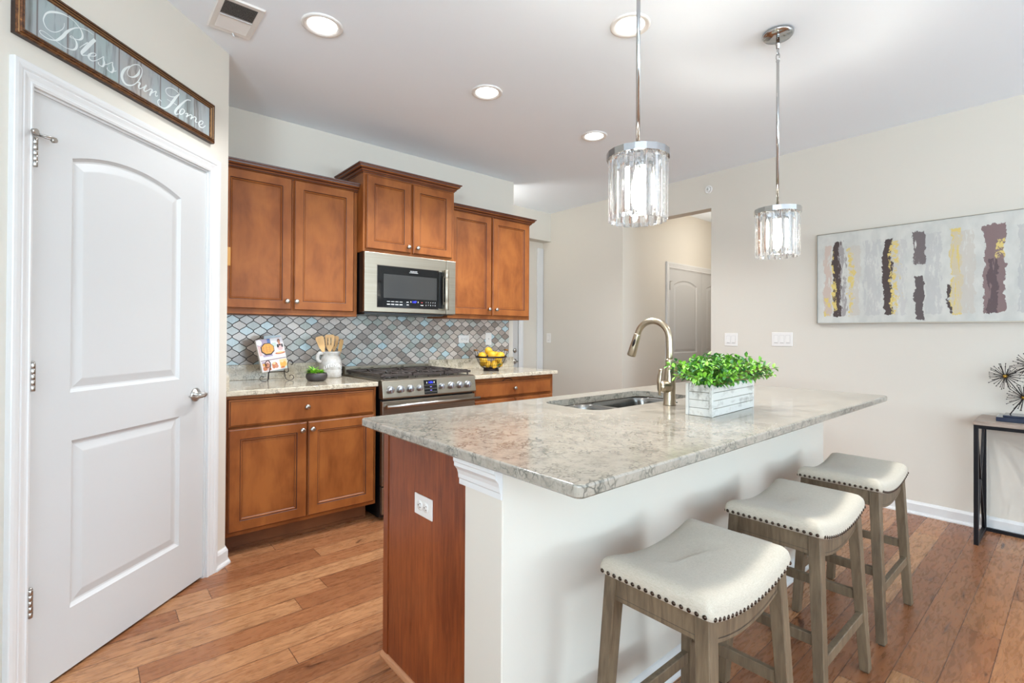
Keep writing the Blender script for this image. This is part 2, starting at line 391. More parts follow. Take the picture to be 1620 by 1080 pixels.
# ------------------------------------------------------------------ mesh helpers
class MB:
    def __init__(s): s.v = []; s.f = []; s.m = []; s.sm = []
    def add(s, verts, faces, mi=0, smooth=False):
        o = len(s.v); s.v += [tuple(v) for v in verts]
        for f in faces:
            s.f.append([i + o for i in f]); s.m.append(mi); s.sm.append(smooth)
        return s
    def box(s, a, b, mi=0):
        x0, y0, z0 = (min(a[i], b[i]) for i in range(3)); x1, y1, z1 = (max(a[i], b[i]) for i in range(3))
        return s.add([(x0, y0, z0), (x1, y0, z0), (x1, y1, z0), (x0, y1, z0), (x0, y0, z1), (x1, y0, z1), (x1, y1, z1), (x0, y1, z1)],
                     [(0, 3, 2, 1), (4, 5, 6, 7), (0, 1, 5, 4), (1, 2, 6, 5), (2, 3, 7, 6), (3, 0, 4, 7)], mi)
    def hexa(s, p, mi=0):  # 4 bottom + 4 top points
        return s.add(p, [(0, 3, 2, 1), (4, 5, 6, 7), (0, 1, 5, 4), (1, 2, 6, 5), (2, 3, 7, 6), (3, 0, 4, 7)], mi)
    def loft(s, loops, mi=0, closed=True, cap0=True, cap1=True, smooth=True):
        n = len(loops[0]); vs = [p for l in loops for p in l]; fs = []
        for i in range(len(loops) - 1):
            for j in range(n if closed else n - 1):
                k = (j + 1) % n
                fs.append((i * n + j, i * n + k, (i + 1) * n + k, (i + 1) * n + j))
        s.add(vs, fs, mi, smooth)
        if cap0: s.add(loops[0], [tuple(range(n))], mi)
        if cap1: s.add(loops[-1], [tuple(range(n))], mi)
        return s
    def lathe(s, prof, c=(0, 0, 0), seg=24, axis='z', mi=0, smooth=True, cap0=True, cap1=True):
        loops = []
        for r, h in prof:
            l = []
            for i in range(seg):
                a = 2 * pi * i / seg; p, q = r * cos(a), r * sin(a)
                if axis == 'z': l.append((c[0] + p, c[1] + q, c[2] + h))
                elif axis == 'y': l.append((c[0] + p, c[1] + h, c[2] + q))
                else: l.append((c[0] + h, c[1] + p, c[2] + q))
            loops.append(l)
        return s.loft(loops, mi, True, cap0, cap1, smooth)
    def tube(s, pts, r, seg=8, mi=0, closed=False, cap=True, flat=1.0):
        pts = [Vector(p) for p in pts]; n = len(pts); loops = []
        prev = None
        for i, p in enumerate(pts):
            if closed: d = pts[(i + 1) % n] - pts[i - 1]
            else: d = pts[min(i + 1, n - 1)] - pts[max(i - 1, 0)]
            d.normalize()
            if prev is None:
                a = Vector((0, 0, 1)) if abs(d.z) < 0.9 else Vector((1, 0, 0))
                nrm = d.cross(a).normalized()
            else:
                nrm = (prev - d * prev.dot(d)).normalized()
            prev = nrm; b = d.cross(nrm)
            rr = r[i] if isinstance(r, (list, tuple)) else r
            loops.append([tuple(p + nrm * (rr * cos(2 * pi * k / seg)) + b * (rr * flat * sin(2 * pi * k / seg))) for k in range(seg)])
        if closed: loops.append(loops[0])
        return s.loft(loops, mi, True, cap and not closed, cap and not closed)
    def poly(s, outer, holes, fn, mi=0):
        """flat polygon with holes, fn maps (a,b)->xyz"""
        loops = [[Vector((p[0], p[1], 0)) for p in l] for l in [outer] + list(holes)]
        tri = tessellate_polygon(loops)
        flat = [fn(p.x, p.y) for l in loops for p in l]
        return s.add(flat, tri, mi)
    def ring(s, A, B, mi=0, smooth=False):
        n = len(A)
        return s.add(list(A) + list(B), [(i, (i + 1) % n, n + (i + 1) % n, n + i) for i in range(n)], mi, smooth)
    def sphere(s, c, r, seg=16, rings=10, mi=0, sc=(1, 1, 1), rot=None):
        loops = []
        for i in range(rings + 1):
            th = pi * i / rings
            l = []
            for j in range(seg):
                a = 2 * pi * j / seg
                p = Vector((r * sc[0] * max(sin(th), 1e-3) * cos(a), r * sc[1] * max(sin(th), 1e-3) * sin(a), r * sc[2] * cos(th)))
                if rot is not None: p = rot @ p
                l.append(tuple(p + Vector(c)))
            loops.append(l)
        return s.loft(loops, mi)
    def prism(s, pts, fn0, fn1, mi=0, smooth=False):
        A = [fn0(*p) for p in pts]; B = [fn1(*p) for p in pts]
        s.ring(A, B, mi, smooth)
        s.poly(pts, [], fn0, mi); s.poly(pts, [], fn1, mi); return s
    def xform(s, mat, start=0):
        s.v = s.v[:start] + [tuple(mat @ Vector(v)) for v in s.v[start:]]; return s

ORG = {}
def link(o, parent):
    COL.objects.link(o)
    if parent is not None: o.parent = parent
    return o
def build(name, mb, mats, parent=None, bevel=0.0, seg=2, off=None, subsurf=0, recalc=True, weld=True):
    """one mesh object; vertices are relative to the parent thing's origin (off is subtracted)"""
    if not isinstance(mats, (list, tuple)): mats = [mats]
    o0 = off if off is not None else (ORG.get(parent.name, (0, 0, 0)) if parent else (0, 0, 0))
    me = bpy.data.meshes.new(name)
    me.from_pydata([(v[0] - o0[0], v[1] - o0[1], v[2] - o0[2]) for v in mb.v], [], mb.f)
    for m in mats: me.materials.append(m)
    for i, p in enumerate(me.polygons): p.material_index = mb.m[i]; p.use_smooth = mb.sm[i]
    bm = bmesh.new(); bm.from_mesh(me)
    if weld: bmesh.ops.remove_doubles(bm, verts=bm.verts, dist=1e-5)
    if recalc: bmesh.ops.recalc_face_normals(bm, faces=bm.faces)
    bm.to_mesh(me); bm.free()
    ob = bpy.data.objects.new(name, me)
    link(ob, parent)
    if parent: ORG[ob.name] = o0
    if bevel:
        b = ob.modifiers.new('bevel', 'BEVEL'); b.width = bevel; b.segments = seg; b.limit_method = 'ANGLE'; b.angle_limit = radians(40)
        b.harden_normals = False
    if subsurf:
        q = ob.modifiers.new('sub', 'SUBSURF'); q.levels = subsurf; q.render_levels = subsurf
    return ob
def tag(o, label, cat, group=None):
    o['label'] = label; o['category'] = cat
    if group: o['group'] = group
    return o
def thing(name, label, cat, loc=(0, 0, 0), rz=0.0, group=None, world=True):
    """empty at the thing's base; with world=True its meshes are written in world coordinates"""
    o = bpy.data.objects.new(name, None); o.empty_display_size = 0.05
    o.location = loc; o.rotation_euler = (0, 0, rz); COL.objects.link(o)
    ORG[o.name] = tuple(loc) if world else (0, 0, 0)
    return tag(o, label, cat, group)
def solo(name, mb, mats, label=None, cat=None, group=None, bevel=0.0, kind=None, seg=2, local=None, subsurf=0):
    """a thing of one mesh, origin at the middle of its base"""
    if local is None:
        xs, ys, zs = zip(*mb.v)
        o0 = ((min(xs) + max(xs)) / 2, (min(ys) + max(ys)) / 2, min(zs))
    else: o0 = (0, 0, 0)
    ob = build(name, mb, mats, None, bevel, seg, o0, subsurf)
    if local is None: ob.location = o0
    else: ob.location, ob.rotation_euler = local[0], (0, 0, local[1])
    if label: tag(ob, label, cat, group)
    if kind: ob['kind'] = kind
    return ob
def struct(name, mb, mats, bevel=0.0, local=None):
    return solo(name, mb, mats, kind='structure', bevel=bevel, local=local)
def dup(root, loc, label, rz=None, group=None):
    c = root.copy(); COL.objects.link(c); c.location = loc
    if rz is not None: c.rotation_euler = (0, 0, rz)
    c['label'] = label
    if group: c['group'] = group
    for ch in list(root.children):
        d = ch.copy(); COL.objects.link(d); d.parent = c
        for g in list(ch.children):
            e = g.copy(); COL.objects.link(e); e.parent = d
    return c

def catmull(pts, n=6, closed=False):
    """smooth a list of equal-length tuples"""
    out = []; m = len(pts)
    g = (lambda i: pts[i % m]) if closed else (lambda i: pts[max(0, min(m - 1, i))])
    for i in range(m if closed else m - 1):
        a, b, c, d = g(i - 1), g(i), g(i + 1), g(i + 2)
        for k in range(n):
            t = k / n
            out.append(tuple(0.5 * (2 * b[j] + (c[j] - a[j]) * t + (2 * a[j] - 5 * b[j] + 4 * c[j] - d[j]) * t * t + (3 * b[j] - a[j] - 3 * c[j] + d[j]) * t ** 3) for j in range(len(b))))
    if not closed: out.append(tuple(pts[-1]))
    return out
def rrect(x0, x1, y0, y1, r, n=5):
    out = []
    for cx, cy, a0 in ((x1 - r, y1 - r, 0), (x0 + r, y1 - r, 90), (x0 + r, y0 + r, 180), (x1 - r, y0 + r, 270)):
        for i in range(n + 1):
            a = radians(a0 + 90 * i / n); out.append((cx + r * cos(a), cy + r * sin(a)))
    return out
def rect(x0, x1, z0, z1):
    return lambda d: [(x0 + d, z0 + d), (x1 - d, z0 + d), (x1 - d, z1 - d), (x0 + d, z1 - d)]
def arch(x0, x1, z0, z1, rise, n=18):
    w = x1 - x0; R = (w * w / 4 + rise * rise) / (2 * rise); xc = (x0 + x1) / 2; zc = z1 - R
    def fn(d):
        r = R - d; a0 = math.asin(min(1, (w / 2 - d) / r)); p = [(x0 + d, z0 + d), (x1 - d, z0 + d)]
        for i in range(n + 1):
            a = a0 - 2 * a0 * i / n
            p.append((xc + r * sin(a), zc + r * cos(a)))
        return p
    return fn
def panel_front(mb, outer, panels, yf, profile, mi=0, mis=None):
    """face in the xz plane looking to -y with moulded panels; profile = [(inset, depth)]"""
    mb.poly(outer, [p(0) for p in panels], lambda a, b: (a, yf, b), mi)
    for p in panels:
        prev = [(a, yf, b) for a, b in p(0)]
        for k, (d, h) in enumerate(profile):
            cur = [(a, yf + h, b) for a, b in p(d)]
            mb.ring(prev, cur, (mis[k] if mis else mi)); prev = cur
        q = p(profile[-1][0])
        mb.poly(q, [], lambda a, b: (a, yf + profile[-1][1], b), (mis[-1] if mis else mi))
def slab_back(mb, x0, x1, z0, z1, yf, yb, mi=0):
    c = [(x0, z0), (x1, z0), (x1, z1), (x0, z1)]
    mb.ring([(a, yf, b) for a, b in c], [(a, yb, b) for a, b in c], mi)
    mb.poly(c, [], lambda a, b: (a, yb, b), mi)
def sweep(mb, path, prof, fn, closed=False, mi=0, mis=None, smooth=False):
    """profile (o,h) along a 2-D path with mitred corners; o to the left of travel; fn(a,b,h)->xyz"""
    n = len(path); secs = []
    for i in range(n):
        p = Vector(path[i])
        def nd(a, b):
            t = (Vector(b) - Vector(a)).normalized(); return Vector((-t.y, t.x))
        if closed: n0, n1 = nd(path[i - 1], path[i]), nd(path[i], path[(i + 1) % n])
        else:
            n1 = nd(path[i], path[i + 1]) if i < n - 1 else None
            n0 = nd(path[i - 1], path[i]) if i > 0 else n1
            if n1 is None: n1 = n0
        m = (n0 + n1) / (1 + n0.dot(n1))
        secs.append([fn(p.x + m.x * o, p.y + m.y * o, h) for o, h in prof])
    if closed: secs.append(secs[0])
    k = len(prof)
    for i in range(len(secs) - 1):
        for j in range(k - 1):
            mb.add([secs[i][j], secs[i][j + 1], secs[i + 1][j + 1], secs[i + 1][j]], [(0, 1, 2, 3)], mis[j] if mis else mi, smooth)
    if not closed:
        mb.add(secs[0], [tuple(range(k))], mi); mb.add(secs[-1], [tuple(range(k))], mi)
def text_mb(txt, size, depth=0.0, mi=0, mb=None, place=None, align='CENTER', shear=0.0):
    cu = bpy.data.curves.new('lettering', 'FONT'); cu.body = txt; cu.size = size; cu.extrude = depth
    cu.align_x = align; cu.align_y = 'CENTER'; cu.resolution_u = 3; cu.shear = shear
    ob = bpy.data.objects.new('lettering', cu); COL.objects.link(ob)
    me = bpy.data.meshes.new_from_object(ob.evaluated_get(bpy.context.evaluated_depsgraph_get()))
    mb = mb or MB()
    mb.add([place(*v.co) for v in me.vertices], [tuple(p.vertices) for p in me.polygons], mi)
    bpy.data.objects.remove(ob); bpy.data.curves.remove(cu); bpy.data.meshes.remove(me)
    return mb

# ------------------------------------------------------------------ room shell
CEIL = 2.721
XR = 4.369                       # right wall
YB = 3.694                       # kitchen back wall
PC = -1.71537                    # pantry wall: (x - y)/sqrt2 = PC
R2 = sqrt(0.5)
def pant(s): return ((s + PC) * R2, (s - PC) * R2)
PX, PY = pant(2.53)              # outer corner of the pantry
XL, YF, YE = -2.45, -6.9, 4.48   # left wall, wall behind the camera, far vestibule wall
YL = XL - PC / R2                # where left wall meets pantry wall
HX = 7.4                         # hall end

struct('floor', MB().box((XL - .15, YF - .15, -.05), (HX + .1, YE + .15, 0)), M_FLOOR)
struct('ceiling', MB().box((XL - .15, YF - .15, CEIL), (HX + .1, YE + .15, CEIL + .08)), M_CEIL)
b = MB(); b.box((PX - .1, YB, 0), (3.196, YB + .12, CEIL)); b.box((1.8, YB + .12, 0), (1.9, YE, CEIL))
struct('wall_back', b, M_WALL)
b = MB()
n = R2 * .12
p0, p1 = (XL, YL), (PX, PY)
def lift(pl, z0, z1):
    m = MB(); m.prism(pl, lambda a, c: (a, c, z0), lambda a, c: (a, c, z1)); return m
# angled pantry wall with its door opening, plus the short return to the kitchen wall
def seg(s0, s1, z0, z1, mb):
    a, c = pant(s0), pant(s1)
    pl = [a, c, (c[0] - n, c[1] + n), (a[0] - n, a[1] + n)]
    mb.prism(pl, lambda u, v: (u, v, z0), lambda u, v: (u, v, z1))
S0 = XL / R2 - PC
b = MB(); seg(S0, 1.50, 0, CEIL, b); seg(1.50, 2.40, 2.055, CEIL, b); seg(2.40, 2.53, 0, CEIL, b)
b.prism([(PX, PY), (PX, YB), (PX - .1, YB), (PX - .1, PY - .1 + .001)], lambda u, v: (u, v, 0), lambda u, v: (u, v, CEIL))
struct('wall_pantry', b, M_WALL)
b = MB()
b.box((XR, YF, 0), (XR + .125, -3.55, CEIL)); b.box((XR, -3.55, 2.25), (XR + .125, -1.35, CEIL)); b.box((XR, -3.55, 0), (XR + .125, -1.35, .1)); b.box((XR, -1.35, 0), (XR + .125, 2.262, CEIL)); b.box((XR, 2.262, 2.399), (XR + .125, 3.254, CEIL)); b.box((XR, 3.254, 0), (XR + .125, YE, CEIL))
struct('wall_right', b, M_WALL)
struct('wall_header', MB().box((3.196, 4.34, 2.372), (XR, YE - .001, CEIL)), M_WALL)
struct('wall_far', MB().box((1.8, YE, 0), (XR + .125, YE + .12, CEIL)), M_WALL)
b = MB(); b.box((XR + .125, 3.254, 0), (5.205, 3.37, CEIL)); b.box((5.205, 3.254, 2.06), (6.9, 3.37, CEIL)); b.box((6.9, 3.254, 0), (HX, 3.37, CEIL))
b.box((5.2, 3.37, 0), (6.95, 3.42, 2.2))
struct('wall_hall', b, M_WALL)
struct('wall_hall_end', MB().box((HX, 2.0, 0), (HX + .1, 3.37, CEIL)), M_WALL)
struct('wall_hall_right', MB().box((XR + .125, 2.14, 0), (HX, 2.262, CEIL)), M_WALL)
# walls behind the camera with their windows
b = MB()
def holed(mb, fn, a0, a1, holes):
    """wall strip a0..a1 full height with rectangular openings (a,b,z0,z1); fn(a,z,side)"""
    xs = sorted({a0, a1} | {h[0] for h in holes} | {h[1] for h in holes})
    for i in range(len(xs) - 1):
        u, v = xs[i], xs[i + 1]; h = [q for q in holes if q[0] <= u and q[1] >= v]
        for z0, z1 in ([(0, CEIL)] if not h else [(0, h[0][2]), (h[0][3], CEIL)]):
            if z1 - z0 > 1e-3: mb.box(fn(u, z0, 0), fn(v, z1, 1))
holed(b, lambda a, z, k: (a, YF - .15 * k, z), XL, XR + .125, [(-1.8, .6, .7, 2.3), (1.6, 4.2, .1, 2.25)])
struct('wall_front', b, M_WALL)
b = MB()
holed(b, lambda a, z, k: (XL - .15 * k, a, z), YF, YL, [(-6.0, -3.8, .7, 2.3), (-2.9, -.9, .7, 2.3)])
struct('wall_left', b, M_WALL)
def window(i, fn, a0, a1, z0, z1):
    m = MB(); f = .05
    for u, v, p, q in ((a0, a0 + f, z0, z1), (a1 - f, a1, z0, z1), (a0, a1, z0, z0 + f), (a0, a1, z1 - f, z1), ((a0 + a1) / 2 - f / 2, (a0 + a1) / 2 + f / 2, z0, z1)):
        m.box(fn(u, p, .05), fn(v, q, .11))
    struct('window_%d' % i, m, M_TRIM)
ff = lambda a, z, k: (a, YF - k, z); fl = lambda a, z, k: (XL - k, a, z)
window(1, ff, 1.6, 4.2, .1, 2.25); window(2, ff, -1.8, .6, .7, 2.3); window(5, lambda a, z, k: (XR + k, a, z), -3.55, -1.35, .1, 2.25); window(3, fl, -6.0, -3.8, .7, 2.3); window(4, fl, -2.9, -.9, .7, 2.3)

# baseboards: little ogee on top, shoe at the floor
BB = [(0, 0), (.026, 0), (.026, .008), (.022, .016), (.014, .02), (.014, .07), (.009, .08), (.004, .086), (0, .088)]
def baseboard(name, path):
    m = MB(); sweep(m, path, BB, lambda a, c, h: (a, c, h)); struct(name, m, M_TRIM)
baseboard('baseboard_right', [(XR, -1.35), (XR, 2.262)])
baseboard('baseboard_right_far', [(XR, 3.254), (XR, YE)])
baseboard('baseboard_far', [(XR - .03, YE), (4.035, YE)])
baseboard('baseboard_pantry', [pant(2.43), (PX, PY), (PX, 3.12)][::-1])
baseboard('baseboard_pantry_left', [pant(S0), pant(1.445)][::-1])
baseboard('baseboard_hall', [(5.18, 3.254), (XR + .0, 3.254)])

# ------------------------------------------------------------------ door casings and doors
CAS = [(-.004, 0), (-.004, -.011), (.004, -.014), (.008, -.012), (.016, -.013), (.030, -.017), (.034, -.0155), (.04, -.019), (.052, -.021), (.062, -.021), (.064, -.018), (.064, 0)]
def casing(name, x0, x1, z1, loc, rz, floor=True):
    m = MB(); sweep(m, [(x0, 0), (x0, z1), (x1, z1), (x1, 0)], CAS, lambda a, c, h: (a, h, c))
    # jamb lining
    for u, v, p, q in ((x0 - .002, x0 + .012, 0, z1), (x1 - .012, x1 + .002, 0, z1), (x0, x1, z1 - .012, z1 + .002)):
        m.box((u, 0.0, p), (v, .10, q))
    struct(name, m, M_TRIM, local=(loc, rz))
def hinge(door, x, z, y=-.006, h=.094):
    m = MB(); r = .0075
    for k in range(5): m.lathe([(r * .9, k * h / 5), (r, k * h / 5 + .0008), (r, (k + 1) * h / 5 - .0012), (r * .9, (k + 1) * h / 5 - .0004)], (x, y - .004, z - h / 2), 14)
    m.lathe([(.003, 0), (.006, .001), (.006, .004), (.002, .006)], (x, y - .004, z + h / 2), 12)
    m.box((x - .016, y + .0065, z - h / 2), (x - .002, y + .003, z + h / 2))
    return build('hinge', m, M_NICKEL, door)

# pantry door, local frame: x along the wall, -y into the kitchen
base = pant(0)
LP = ((base[0], base[1], 0), radians(45))
SL0, SL1 = 1.517, 2.376
casing('trim_pantry_door', SL0 - .004, SL1 + .004, 2.046, *LP)
m = MB(); z0, z1, yf = .012, 2.040, .006
pan = [arch(1.668, 2.200, 1.010, 1.908, .052), rect(1.676, 2.206, .232, .836)]
panel_front(m, [(SL0, z0), (SL1, z0), (SL1, z1), (SL0, z1)], pan, yf,
            [(.004, .004), (.012, .010), (.018, .011), (.046, .004), (.05, .0035)])
slab_back(m, SL0, SL1, z0, z1, yf, yf + .035)
d1 = struct('door_1', m, M_DOOR, local=LP)
ORG[d1.name] = (0, 0, 0)
for zz in (1.825, 1.079, .33): hinge(d1, SL0 + .006, zz)
m = MB(); zz = 1.883; x = SL0 + .006
m.lathe([(.011, 0), (.011, .004)], (x, -.01, zz), 14)
m.tube([(x + .010, -.014, zz + .006), (x + .055, -.026, zz + .008)], .0035, 8)
m.tube([(x - .006, -.012, zz + .003), (x - .022, -.03, zz + .003)], .003, 8)
m.lathe([(.009, -.012), (.009, 0), (.004, .004)], (x - .024, -.03, zz + .002), 12, 'y')
m.tube([(x + .006, -.014, zz + .002), (x + .028, -.04, zz - .006)], .003, 8)
m.lathe([(.008, -.012), (.008, 0), (.004, .004)], (x + .03, -.04, zz - .008), 12, 'y')
build('hinge_pin_stop', m, M_NICKEL, d1)
m = MB(); hx, hz = 2.306, .925
m.lathe([(.033, 0), (.033, -.004), (.028, -.008), (.016, -.012), (.012, -.02), (.011, -.05), (.0, -.052)], (hx, yf, hz), 24, 'y')
m.tube(catmull([(hx + .012, yf - .045, hz + .004), (hx, yf - .05, hz + .002), (hx - .03, yf - .053, hz - .004), (hx - .07, yf - .05, hz - .004), (hx - .1, yf - .047, hz + .003)], 5),
       [.008] * 5 + [.0105] * 5 + [.0095] * 5 + [.008] * 5 + [.006], 10, flat=.75)
build('door_handle', m, M_NICKEL, d1)
m = MB(); m.box((SL1 + .004, -.004, hz - .03), (SL1 + .012, .0, hz + .03)); build('strike_plate', m, M_NICKEL, d1)
struct('wall_pantry_dark', MB().box((1.5, .055, 0), (2.4, .075, 2.06)), M_WALL, local=LP)

# hall double door
HL = ((0, 3.254, 0), 0)
casing('trim_hall_door', 5.262, 6.84, 2.03, *HL)
for i, (a, c) in enumerate(((5.272, 6.048), (6.052, 6.828))):
    m = MB(); w0, w1 = a + .115, c - .115
    panel_front(m, [(a, .012), (c, .012), (c, 2.02), (a, 2.02)], [arch(w0, w1, 1.005, 1.895, .06), rect(w0, w1, .23, .83)], .006,
                [(.004, .004), (.012, .010), (.018, .011), (.046, .004), (.05, .0035)])
    slab_back(m, a, c, .012, 2.02, .006, .04)
    dd = struct('door_%d' % (2 + i), m, M_DOOR, local=HL); ORG[dd.name] = (0, 0, 0)
    for zz in (1.81, 1.08, .33): hinge(dd, a + .006 if i == 0 else c - .006, zz)
    if i == 0:
        m = MB(); m.box((a - .01, -.012, 1.86), (a + .03, -.006, 1.866)); m.tube([(a + .006, -.012, 1.865), (a + .045, -.02, 1.868)], .003, 6)
        build('hinge_pin_stop', m, M_NICKEL, dd)

# vestibule door with deadbolt and lever, seen past the end of the kitchen wall
VL = ((0, YE, 0), 0)
casing('trim_vestibule_door', 3.16, 3.966, 2.045, *VL)
m = MB(); panel_front(m, [(3.17, .012), (3.956, .012), (3.956, 2.035), (3.17, 2.035)], [rect(3.3, 3.83, 1.0, 1.9), rect(3.3, 3.83, .23, .83)], -.002, [(.012, .008), (.03, .003)])
slab_back(m, 3.17, 3.956, .012, 2.035, -.002, .0)
dv = struct('door_4', m, M_DOOR, local=VL); ORG[dv.name] = (0, 0, 0)
m = MB(); m.lathe([(.027, 0), (.027, -.01), (.018, -.018), (.006, -.022), (.006, -.03), (0, -.031)], (3.905, -.002, 1.03), 18, 'y'); build('deadbolt', m, M_NICKEL, dv)
m = MB(); m.lathe([(.03, 0), (.03, -.008), (.012, -.016), (.011, -.045), (0, -.047)], (3.905, -.002, .9), 18, 'y'); m.tube([(3.905, -.044, .9), (3.86, -.05, .897), (3.81, -.046, .9)], [.009, .009, .006], 8)
build('door_handle', m, M_NICKEL, dv)
m = MB(); m.box((4.262, YE - .02, 0), (4.362, YE, 2.30)); struct('trim_vestibule_post', m, M_TRIM, .003)

# ------------------------------------------------------------------ cabinets
DPROF = [(.0025, .0015), (.004, .005), (.009, .0035), (.013, .008), (.0145, .0095), (.03, .0085)]
DMIS = [1, 1, 0, 0, 1, 0]
def cab_door(parent, x0, x1, z0, z1, yf, knob=None, rail=.056, name='door', flip=1):
    """recessed-panel door, front face at yf looking to -y; knob = (x,z)"""
    m = MB(); e = .006
    panel_front(m, [(x0 + e, z0 + e), (x1 - e, z0 + e), (x1 - e, z1 - e), (x0 + e, z1 - e)], [rect(x0 + rail, x1 - rail, z0 + rail, z1 - rail)], yf, DPROF, 0, DMIS)
    A = [(x0 + e, yf, z0 + e), (x1 - e, yf, z0 + e), (x1 - e, yf, z1 - e), (x0 + e, yf, z1 - e)]
    B = [(x0 + e * .55, yf + .002, z0 + e * .55), (x1 - e * .55, yf + .002, z0 + e * .55), (x1 - e * .55, yf + .002, z1 - e * .55), (x0 + e * .55, yf + .002, z1 - e * .55)]
    C = [(x0, yf + .006, z0), (x1, yf + .006, z0), (x1, yf + .006, z1), (x0, yf + .006, z1)]
    D_ = [(p[0], yf + .02, p[2]) for p in C]
    m.ring(A, B, 1); m.ring(B, C, 0); m.ring(C, D_, 0); m.add(D_, [(0, 1, 2, 3)], 0)
    d = build(name, m, [M_CAB, M_GLAZE], parent)
    if knob: cab_knob(d, knob[0], knob[1], yf)
    return d
def cab_drawer(parent, x0, x1, z0, z1, yf, knob):
    m = MB(); e = .012
    A = [(x0 + e, yf, z0 + e), (x1 - e, yf, z0 + e), (x1 - e, yf, z1 - e), (x0 + e, yf, z1 - e)]
    def R(d, y): return [(x0 + d, y, z0 + d), (x1 - d, y, z0 + d), (x1 - d, y, z1 - d), (x0 + d, y, z1 - d)]
    m.add(A, [(0, 1, 2, 3)], 0); m.ring(A, R(.0095, yf + .003), 1); m.ring(R(.0095, yf + .003), R(.003, yf + .005), 0)
    m.ring(R(.003, yf + .005), R(0, yf + .009), 1); m.ring(R(0, yf + .009), R(0, yf + .02), 0); m.add(R(0, yf + .02), [(0, 1, 2, 3)], 0)
    d = build('drawer', m, [M_CAB, M_GLAZE], parent)
    cab_knob(d, knob[0], knob[1], yf)
    return d
def cab_knob(d, x, z, yf):
    m = MB(); m.lathe([(.006, 0), (.0055, -.012), (.009, -.016), (.0155, -.021), (.0155, -.026), (.012, -.031), (.004, -.033), (0, -.033)], (x, yf, z), 18, 'y')
    return build('knob', m, M_NICKEL, d)
CROWN = [(0, 0), (.004, 0), (.004, .006), (.012, .010), (.016, .018), (.018, .022), (.03, .03), (.036, .036), (.038, .046), (.046, .048), (.048, .056), (0, .056)]
CMIS = [0, 1, 0, 1, 0, 1, 0, 1, 0, 1, 0]
def wall_cab(name, label, x0, x1, z0, z1, yf, doors, crown_path, knobz):
    t = thing(name, label, 'cabinet', ((x0 + x1) / 2, YB, z0))
    m = MB(); m.box((x0, yf, z0), (x1, YB - .001, z1))
    build('body', m, M_CAB, t, .0015, 1)
    m = MB(); sweep(m, crown_path, [(o, z1 - .018 + h) for o, h in CROWN], lambda a, c, h: (a, c, h), mis=CMIS)
    build('crown_moulding', m, [M_CAB, M_GLAZE], t)
    for a, c, p, q, kx in doors: cab_door(t, a, c, p, q, yf - .02, (kx, knobz))
    return t
UF = 3.372
wall_cab('wall_cabinet', 'wide wooden wall cabinet with two doors beside the pantry corner', .582, 1.457, 1.345, 2.237, UF,
         [(.598, 1.011, 1.377, 2.224, .979), (1.025, 1.426, 1.377, 2.222, 1.037)],
         [(1.457, UF), (.582, UF)], 1.431)
MF = 3.283
wall_cab('wall_cabinet', 'raised wooden wall cabinet above the microwave', 1.459, 2.215, 1.80, 2.365, MF,
         [(1.477, 1.826, 1.82, 2.335, 1.797), (1.841, 2.188, 1.82, 2.335, 1.872)],
         [(2.215, YB), (2.215, MF), (1.459, MF), (1.459, YB)], 1.862)
wall_cab('wall_cabinet', 'wooden wall cabinet with two doors right of the microwave', 2.217, 3.115, 1.357, 2.245, UF,
         [(2.232, 2.655, 1.385, 2.232, 2.622), (2.668, 3.095, 1.385, 2.232, 2.70)],
         [(3.115, YB), (3.115, UF), (2.217, UF)], 1.438)
BF = 3.063
def base_cab(label, x0, x1, drawers, doors):
    t = thing('base_cabinet', label, 'cabinet', ((x0 + x1) / 2, 3.35, 0))
    m = MB(); m.box((x0, BF, .11), (x1, YB - .001, .881)); build('body', m, M_CAB, t, .0015, 1)
    m = MB(); m.box((x0 + .0, BF + .085, .0), (x1 - .03, BF + .10, .112)); m.box((x0, BF + .08, 0), (x1 - .03, BF + .085, .018)); build('toe_kick', m, M_TOE, t)
    for d in drawers: cab_drawer(t, *d[:4], BF - .02, d[4])
    for d in doors: cab_door(t, *d[:4], BF - .02, d[4])
    return t
base_cab('wooden base cabinet with one wide drawer and two doors left of the range', .584, 1.459,
         [(.594, 1.439, .708, .862, (1.008, .79))],
         [(.597, 1.013, .135, .698, (.981, .654)), (1.019, 1.441, .135, .698, (1.039, .654))])
base_cab('wooden base cabinet with a wide drawer right of the range under the lemons', 2.238, 3.113,
         [(2.250, 3.078, .728, .852, (2.648, .79))],
         [(2.250, 2.66, .135, .71, (2.63, .66)), (2.668, 3.09, .135, .71, (2.70, .66))])

m = MB(); m.tube(catmull([(2.535, BF - .006, .849), (2.556, BF - .010, .865), (2.59, BF - .012, .872), (2.624, BF - .010, .864), (2.648, BF - .006, .846)], 5), .0028, 8)
solo('wire_hook', m, M_IRON, 'thin dark curved wire hook on the cabinet below the lemon bowl', 'hook')
